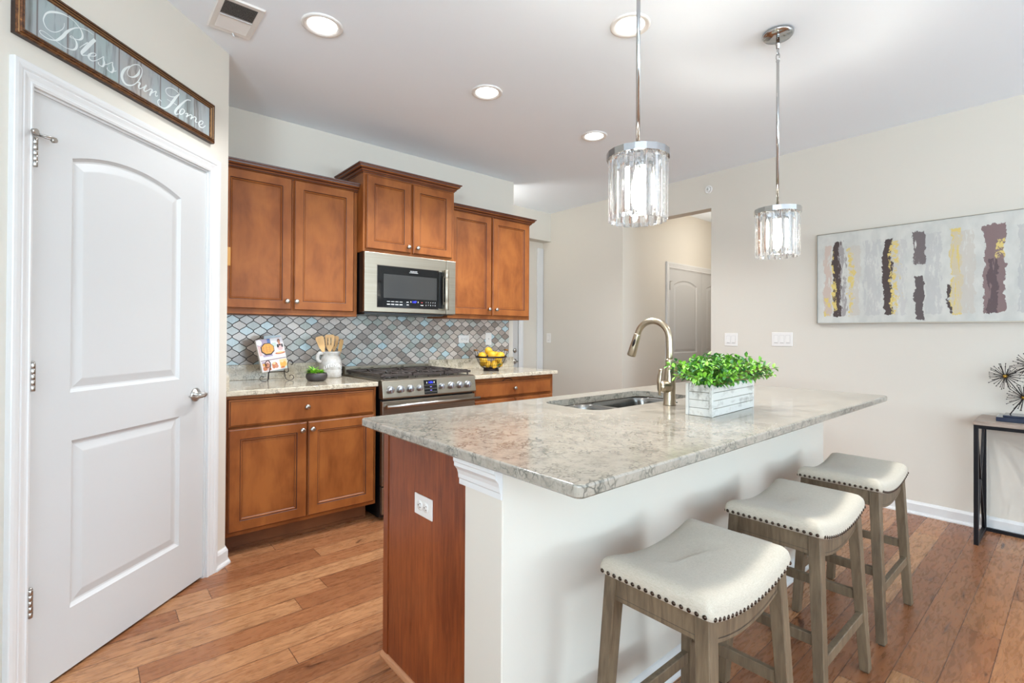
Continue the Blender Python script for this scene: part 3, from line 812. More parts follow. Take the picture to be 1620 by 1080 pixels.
# worktops on the range wall
def worktop(name, label, outline, z0, z1, mat, holes=(), ease=.004):
    m = MB()
    def ins(d):
        n = len(outline); out = []
        for i in range(n):
            p, a, c = Vector(outline[i]), Vector(outline[i - 1]), Vector(outline[(i + 1) % n])
            t0, t1 = (p - a).normalized(), (c - p).normalized()
            n0, n1 = Vector((-t0.y, t0.x)), Vector((-t1.y, t1.x))
            mm = (n0 + n1) / max(1e-3, 1 + n0.dot(n1))
            out.append((p.x + mm.x * d, p.y + mm.y * d))
        return out
    top = ins(ease); mid = ins(ease * .3)
    m.poly(top, holes, lambda a, c: (a, c, z1)); m.poly(top, holes, lambda a, c: (a, c, z0))
    m.ring([(a, c, z1) for a, c in top], [(a, c, z1 - ease * .3) for a, c in mid], 0, True)
    m.ring([(a, c, z1 - ease * .3) for a, c in mid], [(a, c, z1 - ease) for a, c in outline], 0, True)
    m.ring([(a, c, z1 - ease) for a, c in outline], [(a, c, z0 + ease) for a, c in outline])
    m.ring([(a, c, z0 + ease) for a, c in outline], [(a, c, z0) for a, c in top])
    for h in holes: m.ring([(a, c, z1) for a, c in h], [(a, c, z0) for a, c in h])
    return solo(name, m, mat, label, 'countertop')
worktop('countertop', 'cream speckled stone countertop left of the range holding the cookbook', rrect(.580, 1.4565, 3.024, YB - .002, .002, 1), .882, .912, M_QUARTZ2)
worktop('countertop', 'cream speckled stone countertop right of the range holding the lemon bowl', rrect(2.239, 3.14, 3.024, YB - .002, .006, 3), .882, .912, M_QUARTZ2)
m = MB(); m.box((.580, YB - .022, .9121), (1.468, YB - .001, 1.0140)); m.box((.5775, 3.04, .9121), (.598, YB - .022, 1.014))
solo('stone_upstand', m, M_QUARTZ2, 'low cream stone upstand on the counter behind the cookbook', 'backsplash', bevel=.002)
m = MB(); m.box((2.236, YB - .022, .9121), (3.19, YB - .001, 1.003))
solo('stone_upstand', m, M_QUARTZ2, 'low cream stone upstand on the counter behind the lemon bowl', 'backsplash', bevel=.002)
m = MB()
ol = [(.5775, 1.0145), (1.4685, 1.0145), (1.4685, .9125), (2.2355, .9125), (2.2355, 1.0035), (3.137, 1.0035), (3.137, 1.40), (.5775, 1.40)]
m.prism(ol, lambda a, c: (a, YB - .009, c), lambda a, c: (a, YB - .0005, c))
solo('tile_backsplash', m, M_TILE, 'grey and pale blue arabesque tile backsplash with dark grout behind the range', 'backsplash', local=((0, 0, 0), 0))

# ------------------------------------------------------------------ range
T = thing('gas_range', 'stainless steel gas range with black grates between base cabinets', 'stove', (1.85, 3.34, 0))
RX0, RX1 = 1.472, 2.223
m = MB(); m.box((RX0 + .002, 3.03, .02), (RX1 - .002, YB - .02, .905)); build('body', m, M_BLACK, T)
m = MB(); m.box((RX0, 3.02, .905), (RX1, YB - .015, .922)); build('cooktop', m, M_STEEL, T, .004)
m = MB()
pr = [(3.05, .918), (3.02, .920), (3.004, .915), (2.985, .805), (2.99, .797), (3.05, .797)]
m.prism(pr, lambda a, c: (RX0, a, c), lambda a, c: (RX1, a, c)); cp = build('control_panel', m, M_STEEL, T, .003)
def pf(z): return 3.004 - (.915 - z) * (.019 / .11)
for kx in (1.524, 1.598, 1.672, 1.742, 1.919, 1.999, 2.075, 2.146):
    r = .0225 if kx not in (1.742, 1.919) else .0185
    z = .858; y = pf(z); mk = MB()
    mk.lathe([(r * 1.12, 0), (r * 1.12, -.006), (r, -.008), (r, -.024), (r * .9, -.03), (0, -.03)], (kx, y, z), 26, 'y')
    mk.box((kx - .0042, y - .036, z - r * .92), (kx + .0042, y - .028, z + r * .92), 0)
    build('knob', mk, M_KNOB, cp, .0012, 1)
m = MB(); m.hexa([(1.781, pf(.81) - .002, .81), (1.885, pf(.81) - .002, .81), (1.885, pf(.81) + .006, .81), (1.781, pf(.81) + .006, .81),
                  (1.781, pf(.905) - .002, .905), (1.885, pf(.905) - .002, .905), (1.885, pf(.905) + .006, .905), (1.781, pf(.905) + .006, .905)])
for zz in (.871, .846, .825): m.box((1.784, pf(zz) - .0026, zz - .0006), (1.882, pf(zz), zz + .0006), 1)
ds = build('clock_display', m, [M_GLASSBLACK, M_GREYLINE], T)
m = text_mb('1:06', .021, .0003, place=lambda a, c, d: (1.834 + a, pf(.888) - .0032, .888 + c)); build('clock_digits', m, M_BLUE, ds)
for zz in (.858, .835):
    m = MB(); m.box((1.828, pf(zz) - .0032, zz - .0025), (1.842, pf(zz) - .002, zz + .0025)); build('indicator', m, M_VIOLET, ds)
for xx in (1.804, 1.863):
    m = MB(); m.sphere((xx, pf(.888) - .003, .888), .0035, 8, 5, 0, (1, .3, 2)); build('touch_key', m, M_PRINT, ds)
m = MB(); m.box((RX0 + .002, 2.998, .23), (RX1 - .002, 3.04, .783)); od = build('oven_door', m, M_STEEL, T, .004)
m = MB(); m.box((1.60, 2.9965, .34), (2.10, 3.0, .64)); build('oven_window', m, M_GLASSBLACK, od)
m = MB(); m.tube([(1.483, 2.952, .753), (2.232, 2.952, .753)], .0125, 16)
for xx in (1.505, 2.20): m.tube([(xx, 2.952, .753), (xx, 3.0, .748)], .011, 10)
build('handle', m, M_NICKEL, od)
m = MB(); m.box((RX0 + .004, 3.0, .045), (RX1 - .004, 3.04, .222)); build('lower_drawer', m, M_STEEL, T, .004)
m = MB(); m.box((RX0 + .02, 3.10, 0), (RX1 - .02, 3.6, .03)); build('base', m, M_BLACK, T)
m = MB(); m.box((RX0 + .004, 3.615, .922), (RX1 - .004, 3.665, .958))
gx = [RX0 + .006, 1.56, 1.59, 1.72, 1.75, 1.94, 1.97, 2.09, 2.12, RX1 - .006]
m.box((RX0 + .004, 3.615, .970), (RX1 - .004, 3.665, .978)); m.box((RX0 + .004, 3.662, .95), (RX1 - .004, 3.667, .978))
for a, c in ((RX0 + .004, RX0 + .03), (1.595, 1.635), (1.70, 1.735), (1.85, 1.89), (1.96, 2.0), (2.19, RX1 - .004)): m.box((a, 3.615, .955), (c, 3.665, .972))
build('rear_vent', m, M_STEEL, T)
for a, c in ((RX0 + .012, 1.716), (1.724, 1.972), (1.98, RX1 - .012)):
    m = MB(); y0, y1, zt = 3.04, 3.605, .956; w = .011
    for u, v, p, q in ((a, c, y0, y0 + w), (a, c, y1 - w, y1), (a, a + w, y0, y1), (c - w, c, y0, y1), (a, c, (y0 + y1) / 2 - w / 2, (y0 + y1) / 2 + w / 2)):
        m.box((u, p, zt - .018), (v, q, zt))
    xm = (a + c) / 2
    for yc in ((y0 * 3 + y1) / 4, (y0 + y1 * 3) / 4):
        for k in range(8):
            an = pi / 8 + k * pi / 4
            r0, r1 = .03, .105
            dx, dy = cos(an), sin(an)
            px, py = -dy * .0045, dx * .0045
            e0 = (xm + dx * r0, yc + dy * r0); e1 = (max(a + .004, min(c - .004, xm + dx * r1 * 1.15)), max(yc - .138, min(yc + .138, yc + dy * r1 * 1.3)))
            m.hexa([(e0[0] - px, e0[1] - py, zt - .012), (e0[0] + px, e0[1] + py, zt - .012), (e1[0] + px, e1[1] + py, zt - .012), (e1[0] - px, e1[1] - py, zt - .012),
                    (e0[0] - px, e0[1] - py, zt + .002), (e0[0] + px, e0[1] + py, zt + .002), (e1[0] + px, e1[1] + py, zt), (e1[0] - px, e1[1] - py, zt)])
    for u in (a + .02, c - .03, xm - .004):
        for v in (y0, y1 - w): m.box((u, v, .922), (u + .01, v + w, zt - .01))
    for k in range(5): m.box((a + .025 + k * (c - a - .06) / 4, y0 - .001, zt - .001), (a + .033 + k * (c - a - .06) / 4, y0 + .03, zt + .006))
    build('grate', m, M_GRATE, T, .0015, 1)
for xm, yc in ((1.6, 3.18), (1.6, 3.46), (1.848, 3.32), (2.096, 3.18), (2.096, 3.46)):
    m = MB(); m.lathe([(.05, 0), (.045, .008), (.03, .01), (.03, .018), (.022, .021), (0, .021)], (xm, yc, .922), 20); build('burner', m, M_BLACK, T)

# ------------------------------------------------------------------ microwave
T = thing('microwave', 'stainless steel microwave with black window mounted over the range', 'microwave', (1.84, 3.45, 1.377))
MX0, MX1, mz0, mz1, my = 1.463, 2.221, 1.379, 1.7985, 3.262
m = MB(); m.box((MX0 + .002, my + .03, mz0 - .004), (MX1 - .002, YB - .011, mz1)); m.box((MX0 + .012, my + .02, mz0 - .016), (MX1 - .1, YB - .1, mz0 - .004)); build('body', m, M_BLACK, T)
m = MB(); m.box((MX0, my, mz0), (2.133, my + .03, mz1)); dr = build('door', m, M_STEEL, T, .004)
m = MB(); m.box((2.135, my, mz0), (MX1, my + .03, mz1)); build('side_panel', m, M_STEEL, T, .004)
gx0, gx1, gz0, gz1 = 1.560, 2.062, 1.416, 1.708
m = MB(); m.box((gx0, my - .0015, gz0), (gx1, my + .004, gz1), 0)
for u, v, p, q in ((gx0 - .004, gx1 + .004, gz1, gz1 + .004), (gx0 - .004, gx1 + .004, gz0 - .004, gz0), (gx0 - .004, gx0, gz0, gz1)): m.box((u, my - .001, p), (v, my + .003, q), 1)
wn = build('glass_front', m, [M_GLASSBLACK, M_FRAMED], dr)
M_WINDOW = plain('window_mesh', rgb(52, 52, 51), 0.12, 0.0)
m = MB(); m.box((1.606, my - .0022, 1.482), (2.046, my, 1.652)); build('window', m, M_WINDOW, dr)
m = text_mb('FRIGIDAIRE', .0125, .0002, place=lambda a, c, d: (1.846 + a * .95, my - .0022, 1.685 + c))
m.box((1.810, my - .0022, 1.6745), (1.882, my - .0012, 1.6765)); build('logo', m, M_PRINT, dr)
def key(x0, x1, zc, hh, mat=M_PRINT):
    k = MB(); k.box((x0, my - .0022, zc - hh / 2), (x1, my - .0012, zc + hh / 2)); build('touch_key', k, mat, dr)
for k in range(4):
    for zz, hh in ((1.457, .003), (1.437, .006)): key(1.632 + k * .033, 1.656 + k * .033, zz, hh)
for zz in (1.458, 1.438): key(1.788, 1.806, zz, .004)
key(1.905, 1.928, 1.439, .004); key(1.909, 1.923, 1.46, .004, M_REDPRINT)
for r in range(2):
    for k in range(5): build('touch_key', text_mb('1234567890'[r * 5 + k], .013, .0002, 0, None, lambda a, c, d, k=k, r=r: (1.952 + k * .02 + a, my - .0022, 1.462 - r * .021 + c)), M_PRINT, dr)
m = text_mb('1:07', .021, .0003, place=lambda a, c, d: (1.853 + a, my - .0022, 1.461 + c)); build('clock_digits', m, M_BLUE, dr)
for xx in (1.824, 1.884):
    m = MB(); m.sphere((xx, my - .002, 1.461), .003, 8, 5, 0, (1, .3, 2)); build('touch_key', m, M_PRINT, dr)
m = MB(); m.box((2.064, my - .012, 1.42), (2.098, my + .002, 1.704)); build('handle_gap_shade', m, M_BLACK, dr, .002)  # black box paints the dark gap and reflection left of the handle
m = MB(); hx = 2.106
m.tube([(hx, my - .045, 1.408), (hx, my - .045, 1.470)], .0195, 18); m.tube([(hx, my - .045, 1.654), (hx, my - .045, 1.716)], .0195, 18); m.tube([(hx, my - .045, 1.468), (hx, my - .045, 1.656)], .0182, 18)
m.box((hx - .020, my - .052, 1.470), (hx - .011, my - .036, 1.654), 1)  # black strip paints the dark reflection along the grip's left side
for zz in (1.43, 1.694):
    m.box((hx - .013, my - .045, zz - .02), (hx + .013, my, zz + .02))
build('handle', m, [M_STEEL, M_GLASSBLACK], dr, .002)

# ------------------------------------------------------------------ outlets, switches
def plate(label, loc, rz, gangs, kind, horizontal=False, name=None, cat=None):
    """wall plate, local frame x along wall, -y out of it, z up from plate centre"""
    nm = name or ('wall_outlet' if kind == 'duplex' else 'light_switch')
    t = thing(nm, label, cat or ('outlet' if kind == 'duplex' else 'switch'), loc, rz, world=False)
    w = .070 + .046 * (gangs - 1); h = .114
    if horizontal: w, h = h, .070
    m = MB(); m.box((-w / 2, -.005, -h / 2), (w / 2, -.0002, h / 2)); build('cover_plate', m, M_PLASTIC, t, .002)
    for g in range(gangs):
        cx = (g - (gangs - 1) / 2) * .046
        m = MB()
        if kind == 'rocker':
            m.box((cx - .017, -.0058, -.034), (cx + .017, -.004, .034), 1)
            m.hexa([(cx - .016, -.0085, -.033), (cx + .016, -.0085, -.033), (cx + .016, -.004, -.033), (cx - .016, -.004, -.033),
                    (cx - .016, -.0062, .033), (cx + .016, -.0062, .033), (cx + .016, -.004, .033), (cx - .016, -.004, .033)], 0)
            m.box((cx - .013, -.0092, -.029), (cx + .013, -.006, -.026), 1)
            build('rocker', m, [M_PLASTIC, M_GREYLINE], t)
        elif kind == 'duplex':
            for q in (-.0195, .0195):
                ox, oz = (q, 0) if horizontal else (0, q)
                m.lathe([(.0165, 0), (.0165, -.0065), (.0155, -.0075), (0, -.0075)], (cx + ox, 0, oz), 20, 'y', 0)
                sl = [(-.006, .004), (.006, .004)]
                for a, c in sl:
                    if horizontal: m.box((cx + ox + c - .004, -.0078, oz + a - .001), (cx + ox + c + .004, -.007, oz + a + .001), 1)
                    else: m.box((cx + ox + a - .001, -.0078, oz + c - .004), (cx + ox + a + .001, -.007, oz + c + .004), 1)
                px, pz = (-.007, 0) if horizontal else (0, -.007)
                m.lathe([(.0024, 0), (.0024, -.0079), (0, -.0079)], (cx + ox + px, 0, oz + pz), 8, 'y', 1)
            m.lathe([(.003, 0), (.003, -.006), (0, -.0062)], (cx, 0, 0), 8, 'y', 0)
            build('receptacle', m, [M_PLASTIC, M_SLOT], t)
        else:
            m.lathe([(.006, 0), (.006, -.008), (.004, -.009), (0, -.009)], (0, 0, 0), 12, 'y', 0); m.box((-.003, -.0095, -.003), (.003, -.008, .003), 1)
            build('jack', m, [M_PLASTIC, M_SLOT], t)
    return t
plate('white horizontal double outlet on the tile backsplash', (2.60, YB - .009, 1.180), 0, 1, 'duplex', True)
plate('white vertical plate with one small jack on the tile beside the outlet', (2.883, YB - .009, 1.181), 0, 1, 'jack', name='jack_plate', cat='outlet')
plate('white double rocker switch on the right wall beside the hall opening', (XR, 2.073, 1.189), -pi / 2, 2, 'rocker')
plate('white triple rocker switch on the right wall near the canvas', (XR, 1.647, 1.196), -pi / 2, 3, 'rocker')
plate('white single rocker switch on the wall past the kitchen corner', (XR, 4.366, 1.18), -pi / 2, 1, 'rocker')

# ------------------------------------------------------------------ island
IX0, IX1, IY0, IY1 = .782, 3.229, .689, 1.773
T = thing('kitchen_island', 'kitchen island base with cherry end panel and painted half wall', 'island', (2.0, 1.4, 0))
m = MB(); m.box((.82, .985, 0), (3.205, 1.152, .883)); build('half_wall', m, M_WALL, T, .003, 1)
m = MB(); m.box((.885, 1.152, .10), (3.18, 1.742, .64)); m.box((.885, 1.152, .64), (1.56, 1.742, .883)); m.box((2.43, 1.152, .64), (3.18, 1.742, .883))
m.box((.885, 1.152, 0), (3.18, 1.66, .10)); build('cabinet_body', m, M_CAB, T)
m = MB(); m.box((.877, 1.153, .0), (.885, 1.722, .883)); m.box((.874, 1.726, .0), (.885, 1.762, .883)); m.box((.8795, 1.7205, 0), (.885, 1.7275, .883), 1)
build('end_panel', m, [M_PANEL, M_GLAZE], T)
m = MB(); sweep(m, [(.877, 1.765), (.877, 1.153)][::-1], [(0, 0), (.014, 0), (.014, .006), (.010, .014), (.004, .019), (0, .02)], lambda a, c, h: (a, c, h)); build('shoe_moulding', m, M_SHOE, T)
TR = [(0, .80), (.006, .803), (.006, .818), (.009, .822), (.010, .834), (.014, .846), (.021, .855), (.024, .858), (.024, .868), (.027, .872), (.027, .883), (0, .883)]
m = MB(); sweep(m, [(.82, .985), (.82, 1.172)], TR, lambda a, c, h: (a, c, h)); m.box((.82, 1.152, .80), (.876, 1.172, .883))
build('cap_moulding', m, M_TRIM, T)
m = MB(); sweep(m, [(3.205, 1.152), (3.205, .985), (.82, .985), (.82, 1.152)], BB, lambda a, c, h: (a, c, h)); build('baseboard', m, M_TRIM, T)
for k in range(4):
    a = .90 + k * .57; t_ = M_CAB
    md = MB()
    def flip(u, v, w): return (2 * (a + .28) - u, 2 * 1.752 - v, w)
    panel_front(md, [(a, .13), (a + .555, .13), (a + .555, .86), (a, .86)], [rect(a + .056, a + .499, .186, .804)], 1.742, DPROF, 0, DMIS)
    slab_back(md, a, a + .555, .13, .86, 1.742, 1.762)
    md.v = [(x, 1.762 - (y - 1.742), z) for x, y, z in md.v]
    dd = build('door', md, [M_CAB, M_GLAZE], T)
    mk = MB(); mk.lathe([(.006, 0), (.0055, .012), (.0155, .02), (.0155, .026), (.004, .033), (0, .033)], (a + (.51 if k % 2 == 0 else .045), 1.762, .80), 14, 'y'); build('knob', mk, M_NICKEL, dd)
SX0, SX1, SY0, SY1 = 1.60, 2.385, 1.318, 1.658
sink_hole = rrect(SX0, SX1, SY0, SY1, .075, 8)
worktop('island_countertop', 'pale veined quartz countertop on the kitchen island', rrect(IX0, IX1, IY0, IY1, .022, 6), .884, .914, M_QUARTZ, [sink_hole], .005)
plate('white horizontal double outlet on the cherry end panel of the island', (.877, 1.468, .645), -pi / 2, 1, 'duplex', True)

T = thing('undermount_sink', 'double bowl stainless sink set under the island countertop', 'sink', ((SX0 + SX1) / 2, (SY0 + SY1) / 2, .884))
def bowl(x0, x1, y0, y1, depth):
    m = MB(); loops = []
    for d, z in ((0, .880), (.004, .874), (.008, .85), (.014, .884 - depth + .03), (.028, .884 - depth + .008), (.055, .884 - depth)):
        loops.append([(a, c, z) for a, c in rrect(x0 + d, x1 - d, y0 + d, y1 - d, max(.02, .07 - d * .5), 7)])
    m.loft(loops, 0, True, False, True)
    cx, cy = (x0 + x1) / 2, (y0 + y1) / 2
    m.lathe([(.042, .0005), (.04, .002), (.03, .001), (.0, .001)], (cx, cy, .884 - depth), 20, 'z', 1)
    return build('bowl', m, [M_SINK, M_CHROME], T, recalc=False)
bowl(SX0 + .012, 1.905, SY0 - .004, SY1 + .006, .2); bowl(1.93, SX1 + .004, SY0 - .006, SY1 + .008, .23)
m = MB(); out = rrect(SX0 - .012, SX1 + .012, SY0 - .014, SY1 + .016, .07, 7)
m.poly(out, [rrect(SX0 + .012, 1.905, SY0 - .004, SY1 + .006, .07, 7), rrect(1.93, SX1 + .004, SY0 - .006, SY1 + .008, .07, 7)], lambda a, c: (a, c, .8802)); build('rim', m, M_SINK, T)

# ------------------------------------------------------------------ faucet
FX, FY = 2.004, 1.233
T = thing('faucet', 'brushed nickel gooseneck faucet standing beside the sink', 'faucet', (FX, FY, .914))
m = MB(); m.lathe([(.0285, 0), (.0285, .003), (.0265, .006), (.0262, .05), (.0265, .085), (.025, .12), (.0215, .15), (.0185, .18), (.0172, .20), (.017, .205)], (FX, FY, .9142), 28)
build('body', m, M_BRUSH, T)
m = MB()
path = [(FX, FY, 1.115), (FX, FY, 1.16), (FX, FY + .002, 1.20)]
cy, cz, r = FY + .088, 1.208, .086
for k in range(0, 13):
    a = pi - radians(165) * k / 12; path.append((FX, cy + r * cos(a), cz + r * sin(a)))
m.tube(catmull(path, 3), .0148, 18); build('spout', m, M_BRUSH, T)
m = MB(); e = Vector(path[-1]); d = (Vector((FX, FY + .207, 1.128)) - e); L = d.length; d.normalize()
m.tube([e - d * .004, e, e + d * L * .25, e + d * L * .6, e + d * L * .95, e + d * L], [.0152, .0165, .0175, .0195, .0215, .0195], 22)
sh = build('spray_head', m, M_BRUSH, T)
m = MB(); q = e + d * L * .38; nn = Vector((-1, 0, 0)); sd = nn.cross(d)
m.sphere(tuple(q + nn * .0135 + sd * .004), .011, 12, 8, 0, (.6, .9, 2.0), d.to_track_quat('Z', 'X').to_matrix()); build('spray_button', m, M_IRON, sh)
m = MB(); m.tube([(FX - .0, FY, .990), (FX - .02, FY, .996), (FX - .04, FY, .999), (FX - .06, FY, 1.0), (FX - .07, FY, 1.0), (FX - .074, FY, 1.0)], [.024, .0265, .0265, .0225, .015, .006], 22)
hb = build('handle_hub', m, M_BRUSH, T)
m = MB(); m.tube(catmull([(FX - .068, FY + .006, .962), (FX - .075, FY + .004, .99), (FX - .080, FY + .002, 1.02), (FX - .076, FY, 1.052), (FX - .072, FY - .002, 1.078)], 5), [.006] * 4 + [.0095] * 6 + [.0110] * 6 + [.009] * 4 + [.005], 12, flat=.6)
build('lever', m, M_BRUSH, hb)
m = MB(); m.lathe([(.012, 0), (.012, .004), (.009, .007), (0, .008)], (2.10, 1.262, .9142), 16); solo('air_switch', m, M_CHROME, 'small chrome push button on the island between faucet and planter', 'button')

# ------------------------------------------------------------------ pendants
def pendant(px, py, label):
    t = thing('pendant_light', label, 'pendant light', (px, py, CEIL), group='crystal pendants over the island')
    m = MB(); m.lathe([(.0, 0), (.066, 0), (.071, -.006), (.07, -.014), (.062, -.022), (.02, -.023), (.012, -.025), (.0, -.025)], (px, py, CEIL), 32); build('canopy', m, M_CHROME, t)
    m = MB(); m.lathe([(.008, -.023), (.009, -.05), (.0115, -.053), (.0115, -.058), (.009, -.061), (.008, -.078), (.004, -.082)], (px, py, CEIL), 16)
    for k, zz in enumerate((-.092, -.118)):
        l = [(px + (.008 * cos(a) if k % 2 == 0 else 0), py + (.008 * cos(a) if k % 2 else 0), CEIL + zz + .018 * sin(a)) for a in [2 * pi * i / 14 for i in range(14)]]
        m.tube(l, .0026, 6, closed=True)
    build('chain_link', m, M_CHROME, t)
    m = MB(); m.lathe([(.004, -.134), (.009, -.137), (.009, -.142), (.0068, -.146)], (px, py, CEIL), 14, cap0=True, cap1=False)
    m.lathe([(.0068, 1.86 - CEIL), (.0068, -.146)], (px, py, CEIL), 14); m.lathe([(.014, 1.846 - CEIL), (.013, 1.862 - CEIL), (.0068, 1.866 - CEIL)], (px, py, CEIL), 16)
    build('rod', m, M_CHROME, t)
    N = 18; R0 = .1
    m = MB()
    for ra, rb, za, zb in ((R0 + .005, R0 - .004, 1.827, 1.85),):
        o0 = [(px + ra * cos(2 * pi * (i + .5) / N), py + ra * sin(2 * pi * (i + .5) / N)) for i in range(N)]
        i0 = [(px + rb * cos(2 * pi * (i + .5) / N), py + rb * sin(2 * pi * (i + .5) / N)) for i in range(N)]
        z = lambda pl, h: [(a, c, h) for a, c in pl]
        m.ring(z(o0, za), z(o0, zb)); m.ring(z(o0, zb), z(i0, zb)); m.ring(z(i0, zb), z(i0, za)); m.ring(z(i0, za), z(o0, za))
    for k in range(3):
        a = 2 * pi * k / 3; m.tube([(px, py, 1.846), (px + (R0 - .002) * cos(a), py + (R0 - .002) * sin(a), 1.846)], .004, 6)
    build('ring', m, M_CHROME, t)
    # hanging prisms
    for i in range(N):
        a = 2 * pi * i / N; m = MB(); w, th = .0168, .0065; zt, zb = 1.83, 1.616
        ux, uy = -sin(a), cos(a); nx, ny = cos(a), sin(a); rr = R0 - .008
        def P(u, n_, z): return (px + nx * (rr + n_) + ux * u, py + ny * (rr + n_) + uy * u, z)
        cross = lambda s, z: [P(-w * s, 0, z), P(-w * .5 * s, th * .8 * s, z), P(0, th * 1.25 * s, z), P(w * .5 * s, th * .8 * s, z), P(w * s, 0, z), P(w * .5 * s, -th * .8 * s, z), P(-w * .5 * s, -th * .8 * s, z)]
        m.loft([cross(.6, zt), cross(1, zt - .012), cross(1, zb + .014), cross(.8, zb)], 0, True, True, True, False)
        build('crystal', m, M_CRYSTAL, t)
    m = MB(); m.lathe([(.016, 1.845 - CEIL), (.017, 1.80 - CEIL), (.012, 1.795 - CEIL)], (px, py, CEIL), 14); sk = build('socket', m, M_CHROME, t)
    m = MB(); m.lathe([(.010, 1.797 - CEIL), (.013, 1.78 - CEIL), (.020, 1.745 - CEIL), (.023, 1.71 - CEIL), (.020, 1.675 - CEIL), (.011, 1.657 - CEIL), (0, 1.654 - CEIL)], (px, py, CEIL), 18); build('bulb', m, M_BULB, sk)
pendant(1.425, 1.0, 'nearer crystal pendant on a chrome rod above the sink side of the island')
pendant(2.58, .995, 'farther crystal pendant with its round chrome canopy in view near the right wall')

# ------------------------------------------------------------------ recessed lights, vent, sprinkler
for x, y, lab in ((.862, 2.42, 'recessed ceiling light nearest the ceiling vent'), (1.872, 2.42, 'recessed ceiling light in front of the microwave cabinet'),
                  (2.893, 2.42, 'recessed ceiling light farthest back near the kitchen corner'), (1.982, 1.438, 'recessed ceiling light behind the nearer pendant rod')):
    t = thing('recessed_light', lab, 'ceiling light', (x, y, CEIL), group='recessed ceiling lights')
    m = MB(); m.lathe([(.096, 0), (.095, -.005), (.086, -.008), (.070, -.004), (.068, -.001)], (x, y, CEIL), 36, cap0=False, cap1=False); build('trim_ring', m, M_PLASTIC, t)
    m = MB(); m.lathe([(.0, -.0015), (.069, -.0015)], (x, y, CEIL), 36, cap0=False, cap1=False); build('lens', m, M_LENS, t)
    lamp('downlight', (x, y, CEIL - .03), 112 if x > 2.5 else (52 if x < 1 else 105), (.97, .985, 1.0), .07, radians(142 if x > 2.5 else 128))
lamp('mudroom_light', (2.95, 4.14, 2.35), 17, (1.0, .97, .93), .1)  # unseen lamp, added to brighten the far right wall and vestibule
lamp('hall_downlight', (5.7, 2.42, 2.2), 17, (1.0, .93, .84), .12)

T = thing('ceiling_vent', 'white louvred supply vent in the ceiling above the pantry', 'vent', (.531, 2.632, CEIL))
vx0, vx1, vy0, vy1 = .436, .628, 2.480, 2.785
m = MB()
z = lambda pl, h: [(a, c, CEIL + h) for a, c in pl]
o = rrect(vx0, vx1, vy0, vy1, .006, 2); i0 = rrect(vx0 + .028, vx1 - .028, vy0 + .03, vy1 - .034, .002, 2); o1 = rrect(vx0 + .006, vx1 - .006, vy0 + .006, vy1 - .006, .004, 2)
m.ring(z(o, 0), z(o1, -.007)); m.ring(z(o1, -.007), z(i0, -.005)); m.ring(z(i0, -.005), z(i0, -.001)); build('frame', m, M_PLASTIC, T)
m = MB(); m.box((vx0 + .028, vy0 + .03, CEIL - .0012), (vx1 - .028, vy1 - .034, CEIL - .0004)); build('dark_backing', m, M_SLOT, T)  # dark sheet painted in for the unlit duct behind the louvres
y0, y1 = vy0 + .03, vy1 - .034; ns = 22
for k in range(ns):
    yc = y0 + (k + .5) * (y1 - y0) / ns; m = MB(); dz = .0062; dy = .0052
    s = 1 if yc < (y0 + y1) / 2 else -1
    m.hexa([(vx0 + .028, yc + s * dy - .0004, CEIL - .0015), (vx1 - .028, yc + s * dy - .0004, CEIL - .0015), (vx1 - .028, yc + s * dy + .0008, CEIL - .0015), (vx0 + .028, yc + s * dy + .0008, CEIL - .0015),
            (vx0 + .028, yc - s * dy - .0004, CEIL - .0015 - dz), (vx1 - .028, yc - s * dy - .0004, CEIL - .0015 - dz), (vx1 - .028, yc - s * dy + .0008, CEIL - .0015 - dz), (vx0 + .028, yc - s * dy + .0008, CEIL - .0015 - dz)])
    build('louvre', m, M_PLASTIC, T)
m = MB(); m.box((vx0 + .028, (y0 + y1) / 2 - .004, CEIL - .009), (vx1 - .028, (y0 + y1) / 2 + .004, CEIL - .001)); build('divider', m, M_TRIM, T)
m = MB(); m.tube([(.545, vy1 - .016, CEIL - .006), (.552, vy1 - .013, CEIL - .02)], .004, 8); build('damper_lever', m, M_TRIM, T)
T = thing('fire_sprinkler', 'small round white sprinkler head high on the right wall', 'sprinkler', (XR, 2.289, 2.574), -pi / 2, world=False)
m = MB(); m.lathe([(.037, 0), (.036, -.006), (.028, -.008), (.026, -.003), (.0, -.002)], (0, 0, 0), 28, 'y'); build('escutcheon', m, M_PLASTIC, T)
m = MB(); m.lathe([(.017, -.002), (.016, -.012), (.011, -.014), (.0, -.014)], (0, 0, 0), 20, 'y', 0); m.lathe([(.005, -.014), (.004, -.024), (0, -.024)], (0, 0, .0), 10, 'y', 1); m.box((-.001, -.02, -.014), (.001, -.013, .014), 1)
build('nozzle', m, [M_PLASTIC, M_GREYLINE], T)

# ------------------------------------------------------------------ sign over the pantry door
T = thing('framed_sign', 'long framed sign with white script over the pantry door', 'sign', (LP[0][0], LP[0][1], 0), LP[1], world=False)
g0, g1, h0, h1 = 1.452, 2.389, 2.183, 2.380
m = MB()
FP = [(0, 0), (0, -.016), (-.001, -.020), (-.003, -.024), (-.0045, -.0255), (-.006, -.0245), (-.0075, -.0265), (-.0105, -.029), (-.0125, -.0285), (-.0140, -.026), (-.0155, -.0265), (-.0175, -.0285), (-.0195, -.0265), (-.0215, -.024), (-.0235, -.0235), (-.0255, -.019), (-.0275, -.012)]
sweep(m, [(g0, h0), (g1, h0), (g1, h1), (g0, h1)][::-1], FP, lambda a, c, h: (a, h, c), True, 0, [1, 0, 0, 2, 1, 0, 0, 0, 1, 1, 0, 2, 1, 0, 2, 0])
build('frame', m, [M_FRAME, M_FRAMED, M_FRAMEL], T)
